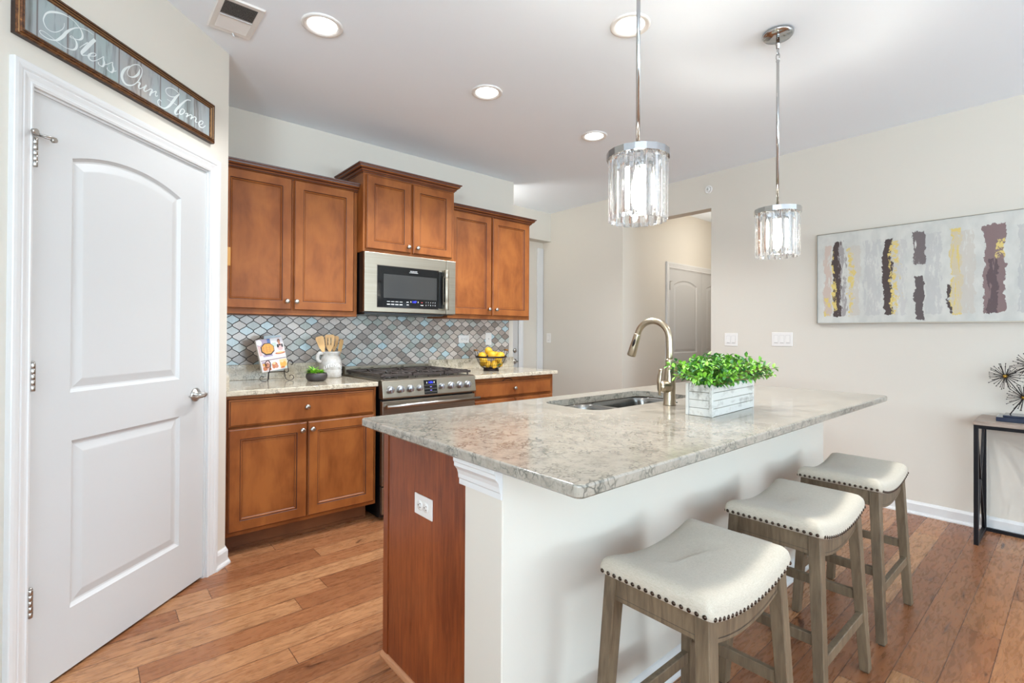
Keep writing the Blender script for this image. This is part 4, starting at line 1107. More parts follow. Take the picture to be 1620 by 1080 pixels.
m = MB(); m.box((g0 + .01, -.013, h0 + .01), (g1 - .01, -.004, h1 - .01)); build('board', m, M_BARN, T)
SCRIPT = [[(1.614,2.328,0.0016),(1.613,2.313,0.0019),(1.604,2.294,0.0022),(1.584,2.272,0.0024),(1.565,2.264,0.0027),(1.550,2.269,0.0032),(1.542,2.286,0.0037),(1.544,2.302,0.0045),(1.551,2.320,0.0050),(1.564,2.335,0.0069),(1.580,2.346,0.0073),(1.602,2.357,0.0060),(1.625,2.362,0.0033),(1.645,2.361,0.0028),(1.661,2.354,0.0031),(1.675,2.344,0.0045),(1.682,2.329,0.0068),(1.681,2.314,0.0074),(1.672,2.301,0.0057),(1.660,2.294,0.0025),(1.648,2.291,0.0020),(1.638,2.287,0.0019),(1.635,2.289,0.0019),(1.639,2.294,0.0019),(1.646,2.295,0.0022),(1.650,2.291,0.0031),(1.657,2.286,0.0062),(1.661,2.274,0.0079),(1.658,2.258,0.0079),(1.648,2.245,0.0056),(1.632,2.238,0.0028),(1.615,2.235,0.0022),(1.598,2.237,0.0022),(1.582,2.240,0.0022),(1.565,2.244,0.0019),(1.550,2.247,0.0018),(1.537,2.246,0.0021),(1.530,2.240,0.0023),(1.532,2.234,0.0026),(1.542,2.230,0.0029),(1.560,2.230,0.0032),(1.582,2.239,0.0048),(1.596,2.253,0.0087),(1.610,2.274,0.0104),(1.622,2.297,0.0094),(1.637,2.318,0.0061),(1.654,2.336,0.0039),(1.672,2.348,0.0026),(1.690,2.355,0.0026),(1.708,2.358,0.0026),(1.726,2.356,0.0015)],
[(1.671,2.268,0.0014),(1.684,2.286,0.0023),(1.703,2.310,0.0040)],
[(1.732,2.341,0.0117),(1.712,2.309,0.0133),(1.692,2.275,0.0132),(1.680,2.254,0.0102),(1.682,2.245,0.0046),(1.694,2.252,0.0026),(1.712,2.260,0.0023),(1.730,2.270,0.0026),(1.737,2.281,0.0038),(1.730,2.283,0.0026),(1.717,2.274,0.0046),(1.707,2.257,0.0087),(1.710,2.247,0.0069),(1.722,2.246,0.0035),(1.738,2.258,0.0023),(1.757,2.279,0.0021),(1.769,2.293,0.0024),(1.768,2.281,0.0042),(1.771,2.267,0.0078),(1.766,2.250,0.0066),(1.755,2.246,0.0027),(1.747,2.249,0.0035),(1.747,2.257,0.0027)],
[(1.771,2.259,0.0021),(1.787,2.272,0.0021),(1.807,2.292,0.0024),(1.807,2.280,0.0043),(1.812,2.264,0.0079),(1.805,2.247,0.0061),(1.793,2.245,0.0027),(1.784,2.249,0.0036),(1.785,2.256,0.0027)],
[(1.808,2.253,0.0024),(1.819,2.260,0.0025),(1.826,2.266,0.0015)],
[(1.937,2.339,0.0033),(1.931,2.317,0.0091),(1.916,2.294,0.0082),(1.897,2.279,0.0041),(1.880,2.277,0.0032),(1.876,2.292,0.0032),(1.889,2.322,0.0036),(1.913,2.346,0.0037),(1.935,2.354,0.0037),(1.947,2.341,0.0046),(1.943,2.312,0.0046),(1.926,2.275,0.0037),(1.900,2.244,0.0045),(1.871,2.231,0.0088),(1.854,2.242,0.0119),(1.850,2.263,0.0119),(1.862,2.293,0.0096),(1.887,2.324,0.0036)],
[(1.924,2.270,0.0021),(1.938,2.276,0.0075),(1.931,2.256,0.0074),(1.935,2.248,0.0046),(1.948,2.258,0.0033),(1.967,2.279,0.0038),(1.970,2.283,0.0067),(1.958,2.257,0.0075),(1.963,2.250,0.0046),(1.976,2.261,0.0034),(1.993,2.279,0.0038)],
[(1.993,2.278,0.0038),(2.002,2.278,0.0068),(1.993,2.257,0.0085),(1.988,2.243,0.0068)],
[(1.992,2.254,0.0030),(2.012,2.275,0.0039),(2.024,2.282,0.0060),(2.019,2.269,0.0043),(2.021,2.259,0.0043),(2.033,2.267,0.0022)],
[(2.052,2.249,0.0044),(2.041,2.253,0.0039),(2.032,2.239,0.0035),(2.040,2.223,0.0039),(2.068,2.224,0.0048),(2.096,2.249,0.0098),(2.120,2.286,0.0126),(2.140,2.319,0.0109),(2.158,2.342,0.0046)],
[(2.158,2.342,0.0037),(2.131,2.314,0.0036),(2.102,2.301,0.0036),(2.080,2.306,0.0035),(2.078,2.324,0.0035),(2.101,2.343,0.0036),(2.131,2.349,0.0036),(2.157,2.342,0.0037)],
[(2.230,2.347,0.0043),(2.207,2.338,0.0052),(2.181,2.310,0.0083),(2.150,2.269,0.0119),(2.132,2.238,0.0109),(2.136,2.228,0.0054),(2.155,2.239,0.0032)],
[(2.084,2.277,0.0018),(2.143,2.278,0.0032)],
[(2.169,2.268,0.0041),(2.160,2.248,0.0078),(2.166,2.242,0.0051),(2.184,2.257,0.0046),(2.191,2.274,0.0065),(2.178,2.276,0.0046),(2.167,2.266,0.0041)],
[(2.194,2.260,0.0023),(2.212,2.268,0.0061),(2.203,2.246,0.0075)],
[(2.205,2.249,0.0033),(2.229,2.271,0.0047),(2.240,2.269,0.0071),(2.231,2.249,0.0076)],
[(2.233,2.252,0.0033),(2.256,2.273,0.0048),(2.267,2.270,0.0072),(2.261,2.250,0.0067),(2.277,2.254,0.0029)],
[(2.283,2.242,0.0024),(2.307,2.258,0.0039),(2.315,2.274,0.0054),(2.301,2.273,0.0044),(2.286,2.254,0.0082),(2.291,2.239,0.0082),(2.312,2.241,0.0049),(2.333,2.262,0.0035)]]
def ribbon(mb, pts, y, n=5, zmap=lambda z: z):
    P = catmull(pts, n); k = len(P); L = []; Rr = []
    for i in range(k):
        a, c = P[max(0, i - 1)], P[min(k - 1, i + 1)]
        t = Vector((c[0] - a[0], c[1] - a[1])); t = t.normalized() if t.length > 1e-9 else Vector((1, 0)); nn = Vector((-t.y, t.x)); w = max(.0008, P[i][2]) * .5
        L.append((P[i][0] + nn.x * w, y, zmap(P[i][1] + nn.y * w))); Rr.append((P[i][0] - nn.x * w, y, zmap(P[i][1] - nn.y * w)))
    for i in range(k - 1): mb.add([L[i], L[i + 1], Rr[i + 1], Rr[i]], [(0, 1, 2, 3)])
m = MB()
for i, st in enumerate(SCRIPT): ribbon(m, st, -.0136 - i * .00002, 5, lambda z: 2.2815 + (z - 2.2925) * .9)
build('lettering', m, M_SCRIPT, T, recalc=False, weld=False)

# ------------------------------------------------------------------ canvas on the right wall
T = thing('framed_canvas', 'abstract canvas of dark and gold brush bands in a slim frame', 'picture', (XR, 1.384, 1.321), -pi / 2, world=False)
w, h = 1.52, .695
m = MB(); m.box((.006, -.026, .006), (w - .006, -.004, h - .006)); build('canvas', m, M_CANVAS, T)
m = MB(); sweep(m, [(0, 0), (w, 0), (w, h), (0, h)][::-1], [(0, 0), (0, -.034), (-.005, -.034), (-.005, -.022), (-.009, -.022)], lambda a, c, k: (a, k, c), True, 0, [0, 0, 1, 1]); build('frame', m, [M_CHAMP, M_FRAMEIN], T)

# ------------------------------------------------------------------ console table and its sculpture
T = thing('console_table', 'black metal console table with grey oak top against the right wall', 'table', (4.17, -.2, 0))
c0, c1, d0, d1_ = 3.987, 4.352, -.76, .440
m = MB(); m.box((c0 - .003, d0, .708), (c1 + .003, d1_ + .002, .731)); build('tabletop', m, M_CONSOLEWOOD, T, .0015, 1)
m = MB(); b_ = .021
for y in (d1_, d0 + b_):
    m.box((c0, y - b_, .688), (c1, y, .7078)); 
for x in (c0, c1 - b_): m.box((x, d0, .688), (x + b_, d1_, .7078))
build('top_rail', m, M_BLACKMETAL, T, .001, 1)
for y in (d1_, d0 + b_):
    for x in (c0, c1 - b_):
        m = MB(); m.box((x, y - b_, 0), (x + b_, y, .688)); build('leg', m, M_BLACKMETAL, T, .001, 1)
    m = MB(); m.box((c0 + b_, y - b_, 0), (c1 - b_, y, .021)); build('foot_rail', m, M_BLACKMETAL, T, .001, 1)
    m = MB()
    for s in (0, 1):
        xa, xb = (c0 + b_, c1 - b_) if s == 0 else (c1 - b_, c0 + b_)
        za, zb = .021, .688; tx = .012 * (1 if xb > xa else -1)
        m.hexa([(xa, y - b_ * .8, za), (xa, y - b_ * .2, za), (xa + tx, y - b_ * .2, za), (xa + tx, y - b_ * .8, za), (xb - tx, y - b_ * .8, zb), (xb - tx, y - b_ * .2, zb), (xb, y - b_ * .2, zb), (xb, y - b_ * .8, zb)])
    build('cross_brace', m, M_BLACKMETAL, T, 0)
m = MB(); m.box((c1 - b_, d0 + b_, .0), (c1, d1_ - b_, .021)); build('foot_rail', m, M_BLACKMETAL, T, .001, 1)

T = thing('burst_sculpture', 'metal starburst sculpture on a navy base on the console table', 'sculpture', (4.17, .2, .731))
m = MB(); m.box((4.07, .02, .7313), (4.27, .352, .757)); m.box((4.095, .05, .757), (4.245, .325, .768)); build('base', m, M_NAVY, T, .002)
rnd = random.Random(3)
bursts = [(4.17, .321, .992, .078), (4.17, .243, .871, .078), (4.17, .215, 1.062, .075), (4.2, .12, .955, .075)]
for bx, by, bz, br in bursts:
    m = MB(); m.sphere((bx, by, bz), .012, 10, 6, 1)
    N = 54
    for i in range(N):
        zc = 1 - 2 * (i + .5) / N; an = i * 2.39996 + rnd.uniform(-.15, .15); q = sqrt(1 - zc * zc)
        dd = Vector((q * cos(an), q * sin(an), zc)); L = br * rnd.uniform(.86, 1.05); c = Vector((bx, by, bz))
        m.tube([c + dd * .008, c + dd * L], .0014, 5); m.tube([c + dd * (L - .001), c + dd * (L + .004)], .0026, 6)
    build('burst', m, [M_BRONZE, M_GOLD], T, weld=False)
m = MB()
m.tube([(4.17, .30, .768), (4.17, .243, .871)], .003, 6); m.tube([(4.17, .243, .871), (4.17, .321, .992)], .0025, 6); m.tube([(4.17, .321, .992), (4.17, .215, 1.062)], .0025, 6)
m.tube([(4.2, .12, .768), (4.2, .12, .955)], .003, 6); m.tube([(4.2, .12, .955), (4.17, .215, 1.062)], .0025, 6); build('stem', m, M_BRONZE, T)

# ------------------------------------------------------------------ stools
def stool():
    t = thing('bar_stool', 'nearest saddle stool with nailhead trim by the island end panel', 'stool', (1.265, .692, 0), group='saddle stools along the island', world=False)
    tx, ty, zs = .214, .145, .565           # leg tops (outer half spans)
    bx, by = .245, .172
    SAG = .036
    def sad(x): return SAG * ((abs(x) / .227) ** 2)
    lw, ld = .043, .036
    for sx in (-1, 1):
        for sy in (-1, 1):
            m = MB()
            def P(ox, oy, z, k):
                f = 1 - z / (zs + sad(tx)) ; X = tx + (bx - tx) * f; Y = ty + (by - ty) * f
                return (sx * (X - ox * k), sy * (Y - oy * k), z)
            z0_, z1_ = zs + sad(tx), zs + sad(tx - lw)
            m.hexa([P(0, 0, .004, 1), P(lw, 0, .004, .86), P(lw, ld, .004, .86), P(0, ld, .004, .86)] + [P(0, 0, z0_, 1), P(lw, 0, z1_, 1), P(lw, ld, z1_, 1), P(0, ld, z0_, 1)])
            lg = build('leg', m, M_STOOL, t, .0025, 2)
            m = MB(); a = P(.004, .004, 0, 1); q = P(lw - .008, ld - .008, 0, .86); m.box((a[0], a[1], 0), (q[0], q[1], .004)); build('foot_pad', m, M_SLOT, lg)
    def span(z):
        f = 1 - z / zs; return tx + (bx - tx) * f, ty + (by - ty) * f
    # curved aprons front and back, straight aprons at the ends
    for sy in (-1, 1):
        m = MB(); n = 16; A = []; B = []
        for i in range(n + 1):
            x = -(tx - lw * .8) + 2 * (tx - lw * .8) * i / n
            A.append((x, zs + sad(x) - .002)); B.append((x, zs - .062 + sad(x) * 1.25))
        pts = A + B[::-1]
        y0, y1 = sy * (ty - .006), sy * (ty - .028)
        for i in range(n):
            a, b2, c, d = A[i], A[i + 1], B[i + 1], B[i]
            m.add([(p[0], y0, p[1]) for p in (a, b2, c, d)], [(0, 1, 2, 3)]); m.add([(p[0], y1, p[1]) for p in (a, b2, c, d)], [(0, 1, 2, 3)])
            m.add([(a[0], y0, a[1]), (b2[0], y0, b2[1]), (b2[0], y1, b2[1]), (a[0], y1, a[1])], [(0, 1, 2, 3)])
            m.add([(d[0], y0, d[1]), (c[0], y0, c[1]), (c[0], y1, c[1]), (d[0], y1, d[1])], [(0, 1, 2, 3)])
            # bead line near the lower edge
            m.add([(d[0], y0 - sy * -.0012, d[1] + .010), (c[0], y0 - sy * -.0012, c[1] + .010), (c[0], y0 - sy * -.0012, c[1] + .0115), (d[0], y0 - sy * -.0012, d[1] + .0115)], [(0, 1, 2, 3)], 1)
        build('apron', m, [M_STOOL, M_SLOT], t, weld=False, recalc=False)
    for sx in (-1, 1):
        m = MB(); z1 = zs + sad(tx - .004); m.box((sx * (tx - .004), -(ty - ld * .8), z1 - .058), (sx * (tx - .026), ty - ld * .8, z1)); m.box((sx * (tx - .0035), -(ty - ld * .8), z1 - .047), (sx * (tx - .006), ty - ld * .8, z1 - .0455), 1)
        build('apron', m, [M_STOOL, M_SLOT], t, .001, 1)
    for sy, z in ((-1, .205), (1, .205)):
        X, Y = span(z); m = MB(); m.box((-(X - lw * .7), sy * (Y - .006), z - .018), (X - lw * .7, sy * (Y - .026), z + .018)); build('stretcher', m, M_STOOL, t, .002, 1)
    for sx, z in ((-1, .275), (1, .275)):
        X, Y = span(z); m = MB(); m.box((sx * (X - .008), -(Y - ld * .7), z - .017), (sx * (X - .028), Y - ld * .7, z + .017)); build('stretcher', m, M_STOOL, t, .002, 1)
    # upholstered saddle
    hx, hy = .227, .157
    m = MB(); loops = []
    for d, hh in ((.010, 0), (.0, .002), (-.001, .012), (0, .024), (.003, .034), (.010, .044), (.022, .052), (.040, .056), (.075, .0585), (.11, .0595), (.135, .060)):
        l = []
        base = rrect(-hx + d, hx - d, -hy + d, hy - d, max(.006, .018 - d * .1), 4)
        # refine the long sides so that the saddle curve is smooth
        ref = []
        for i in range(len(base)):
            a, b2 = base[i], base[(i + 1) % len(base)]; ln = math.dist(a, b2); k = 14 if ln > hx - .1 and abs(a[1] - b2[1]) < 1e-6 else (6 if ln > .02 and abs(a[0] - b2[0]) < 1e-6 else 1)
            for j in range(k): ref.append((a[0] + (b2[0] - a[0]) * j / k, a[1] + (b2[1] - a[1]) * j / k))
        loops.append([(a, c, zs + sad(a) + hh) for a, c in ref])
    m.loft(loops, 0, True, True, False)
    last = loops[-1]; xs = sorted({round(p[0], 5) for p in last})
    m.add(last, [tuple(range(len(last)))], 0, True)
    st = build('seat_cushion', m, M_LINEN, t)
    m = MB()
    def nail(x, y, nx, ny):
        z = zs + sad(x) + .0085; c = Vector((x, y, z)); nn = Vector((nx, ny, 0)); tt = Vector((-ny, nx, 0)); uu = Vector((0, 0, 1))
        rings = [[tuple(c + nn * hh + (tt * cos(2 * pi * k / 8) + uu * sin(2 * pi * k / 8)) * rr) for k in range(8)] for rr, hh in ((.0058, 0), (.0054, .0018), (.0035, .0036), (.0008, .0044))]
        m.loft(rings, 0, True, False, True)
    n = 22
    for i in range(n):
        x = -hx + .017 + (2 * hx - .034) * i / (n - 1); nail(x, -hy + .0, 0, -1); nail(x, hy - .0, 0, 1)
    n = 16
    for i in range(n):
        y = -hy + .015 + (2 * hy - .03) * i / (n - 1); nail(-hx, y, -1, 0); nail(hx, y, 1, 0)
    build('nailhead_trim', m, M_NAIL, t)
    return t
s0 = stool()
dup(s0, (1.957, .690, 0), 'middle saddle stool of the three along the island')
dup(s0, (2.648, .694, 0), 'farthest saddle stool, the one closest to the right wall')

# ------------------------------------------------------------------ planter on the island
pa = math.atan2(.024, .415)
T = thing('planter_box', 'whitewashed wooden planter box of leafy greenery on the island', 'plant', (1.820, .937, .9142), pa, world=False)
w, dp, h = .415, .104, .124
def boards(x0, x1, y0, y1):
    m = MB(); k = 4; hh = h / k
    for i in range(k): m.box((x0, y0, i * hh + .0006), (x1, y1, (i + 1) * hh - .0010))
    return m
m = boards(.0, w, 0, .010); build('side_board', m, M_WWASH, T, .001, 1)
m = boards(.0, w, dp - .010, dp); build('side_board', m, M_WWASH, T, .001, 1)
m = boards(.001, .011, .0102, dp - .0102); build('end_board', m, M_WWASH, T, .001, 1)
m = boards(w - .011, w - .001, .0102, dp - .0102); build('end_board', m, M_WWASH, T, .001, 1)
for x in (-.003, w - .009):
    for y in (-.002, dp - .010):
        m = MB(); m.box((x, y, 0), (x + .012, y + .012, h + .001)); build('corner_post', m, M_WWASH, T, .001, 1)
m = MB(); m.box((.0105, .0095, .004), (w - .0105, dp - .0095, h - .018)); build('moss', m, M_GAPBROWN, T)
for x in (-.006, w + .004):
    m = MB(); m.tube(catmull([(x, .018, h - .012), (x + .004, .022, h + .006), (x + .006, .05, h + .026), (x + .004, .08, h + .006), (x, .086, h - .012)], 5), .004, 8); build('rope_handle', m, M_WWASH, T)
rnd = random.Random(11)
def leaf(mb, p, d, L, wd, mi=0, droop=.25, upv=Vector((0, 0, 1))):
    d = d.normalized(); s = d.cross(upv); s = s.normalized() if s.length > 1e-4 else Vector((1, 0, 0)); nn = s.cross(d)
    fold = wd * .28
    a = p; b1 = p + d * L * .3 + s * wd * .42 + nn * fold; b2 = p + d * L * .3 - s * wd * .42 + nn * fold; mm1 = p + d * L * .33
    c1 = p + d * L * .62 + s * wd * .5 - nn * (droop * L * .15 - fold); c2 = p + d * L * .62 - s * wd * .5 - nn * (droop * L * .15 - fold); mm2 = p + d * L * .65 - nn * droop * L * .15
    e = p + d * L - nn * droop * L * .45
    mb.add([a, b1, mm1, b2, c1, mm2, c2, e], [(0, 1, 2), (0, 2, 3), (1, 4, 5, 2), (3, 2, 5, 6), (4, 7, 5), (6, 5, 7)], mi, True)
ml = MB(); ms = MB()
for i in range(215):
    bx_, by_ = rnd.uniform(.03, w - .03), rnd.uniform(.02, dp - .02)
    ux = (bx_ / w - .5) * 2
    out = Vector((ux * .55 + rnd.gauss(0, .32), (by_ / dp - .5) * 1.1 + rnd.gauss(0, .42), 1.0)).normalized()
    L = rnd.uniform(.105, .172) * (1.0 - .12 * abs(ux)); p0 = Vector((bx_, by_, h - .02)); pts = []
    if i % 9 == 0: out = Vector((.8 if ux > 0 else -.6, rnd.uniform(-.5, .3), .5)).normalized(); L *= .92
    bend = Vector((out.x, out.y, 0)) * .35
    for k in range(8):
        f = k / 7; pts.append(p0 + out * L * f + bend * L * f * f - Vector((0, 0, .22 * L * f * f)))
    ms.tube(pts, .0013, 4)
    for k in range(2, 8):
        d = (pts[k] - pts[k - 1]).normalized(); a0 = rnd.uniform(0, 6.3)
        for q in range(3 if k < 7 else 4):
            a = a0 + q * 2.1; sd = d.orthogonal().normalized(); sd = Matrix.Rotation(a, 3, d) @ sd
            dirn = (sd * .85 + d * rnd.uniform(.25, .8) + Vector((0, 0, .12))).normalized()
            leaf(ml, pts[k], dirn, rnd.uniform(.018, .028), rnd.uniform(.0105, .0155), 1 if rnd.random() < .16 else 0)
build('foliage', ml, [M_LEAF, M_LEAFD], T, recalc=False, weld=False)
build('stems', ms, M_STEM, T, recalc=False)

# ------------------------------------------------------------------ things on the range-wall counter
ZC = .9122
# wrought iron easel with an open-faced cookbook leaning on it
T = thing('book_easel', 'small scrolled black iron easel standing under the cookbook', 'book stand', (.960, 3.495, ZC), world=False)
def scroll(c, r, a0, turns, n=26, s=1):
    return [(c[0] + s * r * (1 - .72 * i / n) * cos(a0 + turns * 2 * pi * i / n), c[1] + r * (1 - .72 * i / n) * sin(a0 + turns * 2 * pi * i / n)) for i in range(n + 1)]
for s in (-1, 1):
    X = s * .048
    m = MB()
    # foot scroll in front, leg going up to the ledge, and the hook that holds the book
    lo = [(X + s * .030 - s * .026 * cos(a), .028 + .0255 * sin(a) * -1) for a in [pi * k / 10 for k in range(0, 11)]]
    leg = [(X, .088), (X + s * .001, .06), (X + s * .004, .032)] + [(X + s * .030 - s * .026 * cos(a), .030 - .027 * sin(a)) for a in [pi * k / 8 for k in range(1, 9)]] + [(X + s * .052, .046), (X + s * .042, .053), (X + s * .032, .046), (X + s * .036, .038)]
    m.tube(catmull([(p[0], -.030 + .02 * min(1, p[1] / .09), p[1]) for p in leg], 4), .0026, 8)
    m.v = [(a, c, h * .68) for a, c, h in m.v]; build('front_leg', m, M_IRON, T)
    m = MB()
    hk = [(X, -.012, .088), (X + s * .004, -.045, .086), (X + s * .010, -.064, .092), (X + s * .006, -.068, .118), (X + s * .004, -.066, .145), (X + s * .018, -.066, .166), (X + s * .034, -.066, .155), (X + s * .034, -.066, .137), (X + s * .024, -.066, .136)]
    m.tube(catmull(hk, 5), .0026, 8); m.v = [(a, c, h - .028) for a, c, h in m.v]; build('hook', m, M_IRON, T)
m = MB(); m.tube([(-.052, -.012, .060), (.052, -.012, .060)], .0026, 8); m.tube([(-.05, -.008, .060), (-.03, .030, .23), (.03, .030, .23), (.05, -.008, .060)], .0026, 8); build('back_frame', m, M_IRON, T)
m = MB(); m.tube([(-.034, .022, .19), (-.032, .064, .006), (-.032, .068, .003)], .003, 8); build('rear_prop', m, M_IRON, T)

T = thing('cookbook', 'cookbook with food photographs on its cover leaning on the iron easel', 'book', (.948, 3.480, ZC + .068), radians(4), world=False)
tilt = Matrix.Rotation(radians(-11), 4, 'X') @ Matrix.Rotation(radians(-8.5), 4, 'Y')
bw, bh, bt = .166, .214, .022
def bk(mb): return mb.xform(tilt)
m = MB(); m.box((-bw / 2, -bt, .0), (bw / 2, -bt + .003, bh)); m.box((-bw / 2, -.003, 0), (bw / 2, 0, bh)); m.box((-bw / 2 - .002, -bt, 0), (-bw / 2 + .002, 0, bh)); build('cover', bk(m), plain('book_cover', rgb(200, 194, 190), .35), T, .001, 1)
m = MB(); m.box((-bw / 2 + .002, -bt + .003, .004), (bw / 2 - .004, -.003, bh - .004)); build('pages', bk(m), M_PAPER, T)
cols = [rgb(236, 230, 234), rgb(176, 160, 186), rgb(56, 36, 38), rgb(232, 172, 76), rgb(88, 116, 176), rgb(196, 216, 208), rgb(206, 140, 108), rgb(140, 78, 46), rgb(240, 238, 238), rgb(30, 28, 32), rgb(206, 120, 70), rgb(236, 206, 150), rgb(150, 120, 128), rgb(226, 190, 186)]
CM = [plain('cover_print', tuple(v * .72 for v in c[:3]) + (1,), .35) for c in cols]
m = MB(); yy = [-bt - .0003]
def pr(u0, u1, v0, v1, mi): m.box((-bw / 2 + u0 * bw, yy[0], v0 * bh), (-bw / 2 + u1 * bw, yy[0] + .0002, v1 * bh), mi); yy[0] -= .00004
def blob(u, v, ru, rv, mi, n=12, a0=0.0):
    cx, cz = -bw / 2 + u * bw, v * bh; p = [(cx + ru * bw * cos(a0 + 2 * pi * k / n), yy[0], cz + rv * bh * sin(a0 + 2 * pi * k / n)) for k in range(n)]
    m.add(p, [tuple(range(n))], mi); yy[0] -= .00004
pr(.02, .98, .44, .99, 0); pr(.02, .45, .80, .99, 1); pr(.40, .52, .72, .99, 4); pr(.52, .74, .66, .98, 8); pr(.55, .72, .72, .85, 5); pr(.02, .14, .5, .8, 13); pr(.15, .5, .45, .52, 1)
blob(.10, .90, .10, .09, 8); blob(.36, .68, .27, .20, 2, 8, .35); blob(.37, .69, .235, .165, 3, 8, .35)
for k in range(3):
    pr(.20 + k * .12, .215 + k * .12, .57, .80, 10); pr(.16, .58, .60 + k * .06, .607 + k * .06, 10)
blob(.83, .88, .055, .07, 7); blob(.835, .86, .035, .045, 6); blob(.84, .70, .12, .12, 13); blob(.84, .80, .04, .03, 6); pr(.73, .80, .68, .78, 9); pr(.90, .96, .68, .78, 9); blob(.845, .755, .05, .025, 9); blob(.8, .51, .2, .035, 10); blob(.8, .53, .13, .025, 11)
pr(.02, .98, .36, .44, 8); pr(.02, .98, .33, .355, 12); pr(.02, .98, .02, .33, 8)
pr(.04, .34, .03, .31, 13); blob(.12, .10, .08, .06, 10); blob(.22, .18, .10, .08, 7); blob(.24, .18, .06, .05, 6); blob(.10, .22, .05, .05, 3); blob(.30, .07, .05, .04, 10); pr(.04, .14, .26, .31, 1)
pr(.37, .66, .03, .31, 0); blob(.50, .17, .11, .09, 10); blob(.55, .12, .08, .06, 6); blob(.45, .11, .06, .05, 10); blob(.48, .22, .06, .04, 11)
pr(.69, .98, .03, .31, 11); blob(.82, .16, .12, .10, 3); blob(.80, .24, .06, .04, 11); blob(.78, .06, .08, .03, 10); blob(.92, .05, .05, .03, 5)
build('cover_pictures', bk(m), CM, T, recalc=False, weld=False)

m = MB(); m.box((-.052, -.004, 0), (.052, .004, .236)); m.xform(Matrix.Rotation(radians(-11), 4, 'X') @ Matrix.Rotation(radians(-3), 4, 'Y'))  # thin pale plate standing in for the back of the easel
o = solo('backplate', m, plain('pale_blue_plate', rgb(176, 192, 200), .4), 'thin pale blue booklet standing behind the cookbook', 'book', local=((.958, 3.487, ZC + .066), radians(4)))
# succulent in a charcoal bowl
px_, py_ = 1.168, 3.335
T = thing('succulent_pot', 'little green succulent in a round charcoal bowl beside the crock', 'plant', (px_, py_, ZC))
m = MB(); m.lathe([(.042, 0), (.056, .004), (.066, .02), (.068, .036), (.064, .05), (.060, .054), (.056, .053), (.058, .044), (.0, .042)], (px_, py_, ZC), 28); build('pot', m, M_POT, T)
m = MB(); m.lathe([(.057, .043), (.0, .046)], (px_, py_, ZC), 18, cap0=False); build('soil', m, M_SLOT, T)
rnd = random.Random(5); m = MB()
for cx, cy, sc, cnt in ((-.028, -.006, 1.0, 46), (.026, .0, .85, 40), (.0, .02, .9, 24)):
    for i in range(cnt):
        a = i * 2.4; el = .25 + 1.1 * (i / cnt); L = sc * rnd.uniform(.042, .060) * (1.1 - .4 * i / cnt)
        d = Vector((cos(a) * cos(el), sin(a) * cos(el), sin(el))); leaf(m, Vector((px_ + cx, py_ + cy, ZC + .046)), d, L, .013 * sc, 0, .5)
for i in range(26):
    a = rnd.uniform(2.2, 4.4) if i < 15 else rnd.uniform(.2, 1.8); el = rnd.uniform(.35, 1.0); d = Vector((cos(a) * cos(el), sin(a) * cos(el) * .6, sin(el)))
    leaf(m, Vector((px_ - .02, py_, ZC + .046)), d, rnd.uniform(.062, .088), .009, i % 2, 1.0)
build('leaves', m, [M_SUCC, M_LEAFD], T, recalc=False, weld=False)

# stoneware crock with four wooden utensils
kx, ky = 1.335, 3.535
T = thing('utensil_crock', 'pale stoneware utensil crock with handle and raised white lettering', 'crock', (kx, ky, ZC))
prof = [(.070, 0), (.074, .004), (.0755, .03), (.076, .055), (.0745, .058), (.076, .062), (.077, .10), (.074, .125), (.066, .142), (.061, .15), (.060, .158), (.063, .168), (.066, .178), (.0665, .184), (.062, .186), (.057, .182), (.056, .15), (.066, .12), (.066, .012), (0, .012)]
m = MB(); m.lathe(prof, (kx, ky, ZC), 36); build('body', m, M_CROCK, T)
m = MB(); m.tube(catmull([(kx - .060, ky - .01, ZC + .172), (kx - .084, ky - .014, ZC + .174), (kx - .098, ky - .016, ZC + .155), (kx - .096, ky - .016, ZC + .128), (kx - .074, ky - .012, ZC + .112)], 5), .0125, 12); build('handle', m, M_CROCK, T)
def wrap(a, c, d):
    z = ZC + .092 + c + .05 * 0; th = a / .077; dirv = Vector((-.30, -.95, 0)).normalized(); th0 = math.atan2(dirv.y, dirv.x) + radians(16)
    z += -.022 * (th * th) * 1.3
    rr = .0774 - max(0, (z - ZC - .10)) * .1 + d
    return (kx + rr * cos(th0 + th), ky + rr * sin(th0 + th), z)
m = text_mb('UTENSILS', .034, .0012, place=wrap); build('lettering', m, M_CROCKTXT, T)
def utensil(name, label, base, tip, head, w0, w1, slots, twist):
    t = thing(name, label, 'utensil', base, world=False, group='wooden utensils in the crock')
    d = Vector(tip) - Vector(base); L = d.length; dn = d.normalized(); yv = Vector((.36, .93, 0)); yv = (yv - dn * yv.dot(dn)).normalized(); xv = yv.cross(dn); q = Matrix((xv, yv, dn)).transposed().to_4x4() @ Matrix.Rotation(twist, 4, 'Z')
    m = MB(); th = .0035
    m.tube([(0, 0, 0), (0, 0, L - head)], .006, 10); m.xform(q); build('handle', m, M_LADLE, t)
    o = [(-.006, L - head - .012), (.006, L - head - .012), (w0, L - head + .03), (w1, L - .012), (w1 - .008, L), (-w1 + .008, L), (-w1, L - .012), (-w0, L - head + .03)]
    hs = [[(x - .0028, L - .075), (x + .0028, L - .075), (x + .0028, L - .022), (x - .0028, L - .022)] for x in slots]
    m = MB(); m.poly(o, hs, lambda a, c: (a, -th, c)); m.poly(o, hs, lambda a, c: (a, th, c)); m.ring([(a, -th, c) for a, c in o], [(a, th, c) for a, c in o])
    for hh in hs: m.ring([(a, -th, c) for a, c in hh], [(a, th, c) for a, c in hh])
    m.xform(q); build('blade', m, M_LADLE, t)
zb = ZC + .016
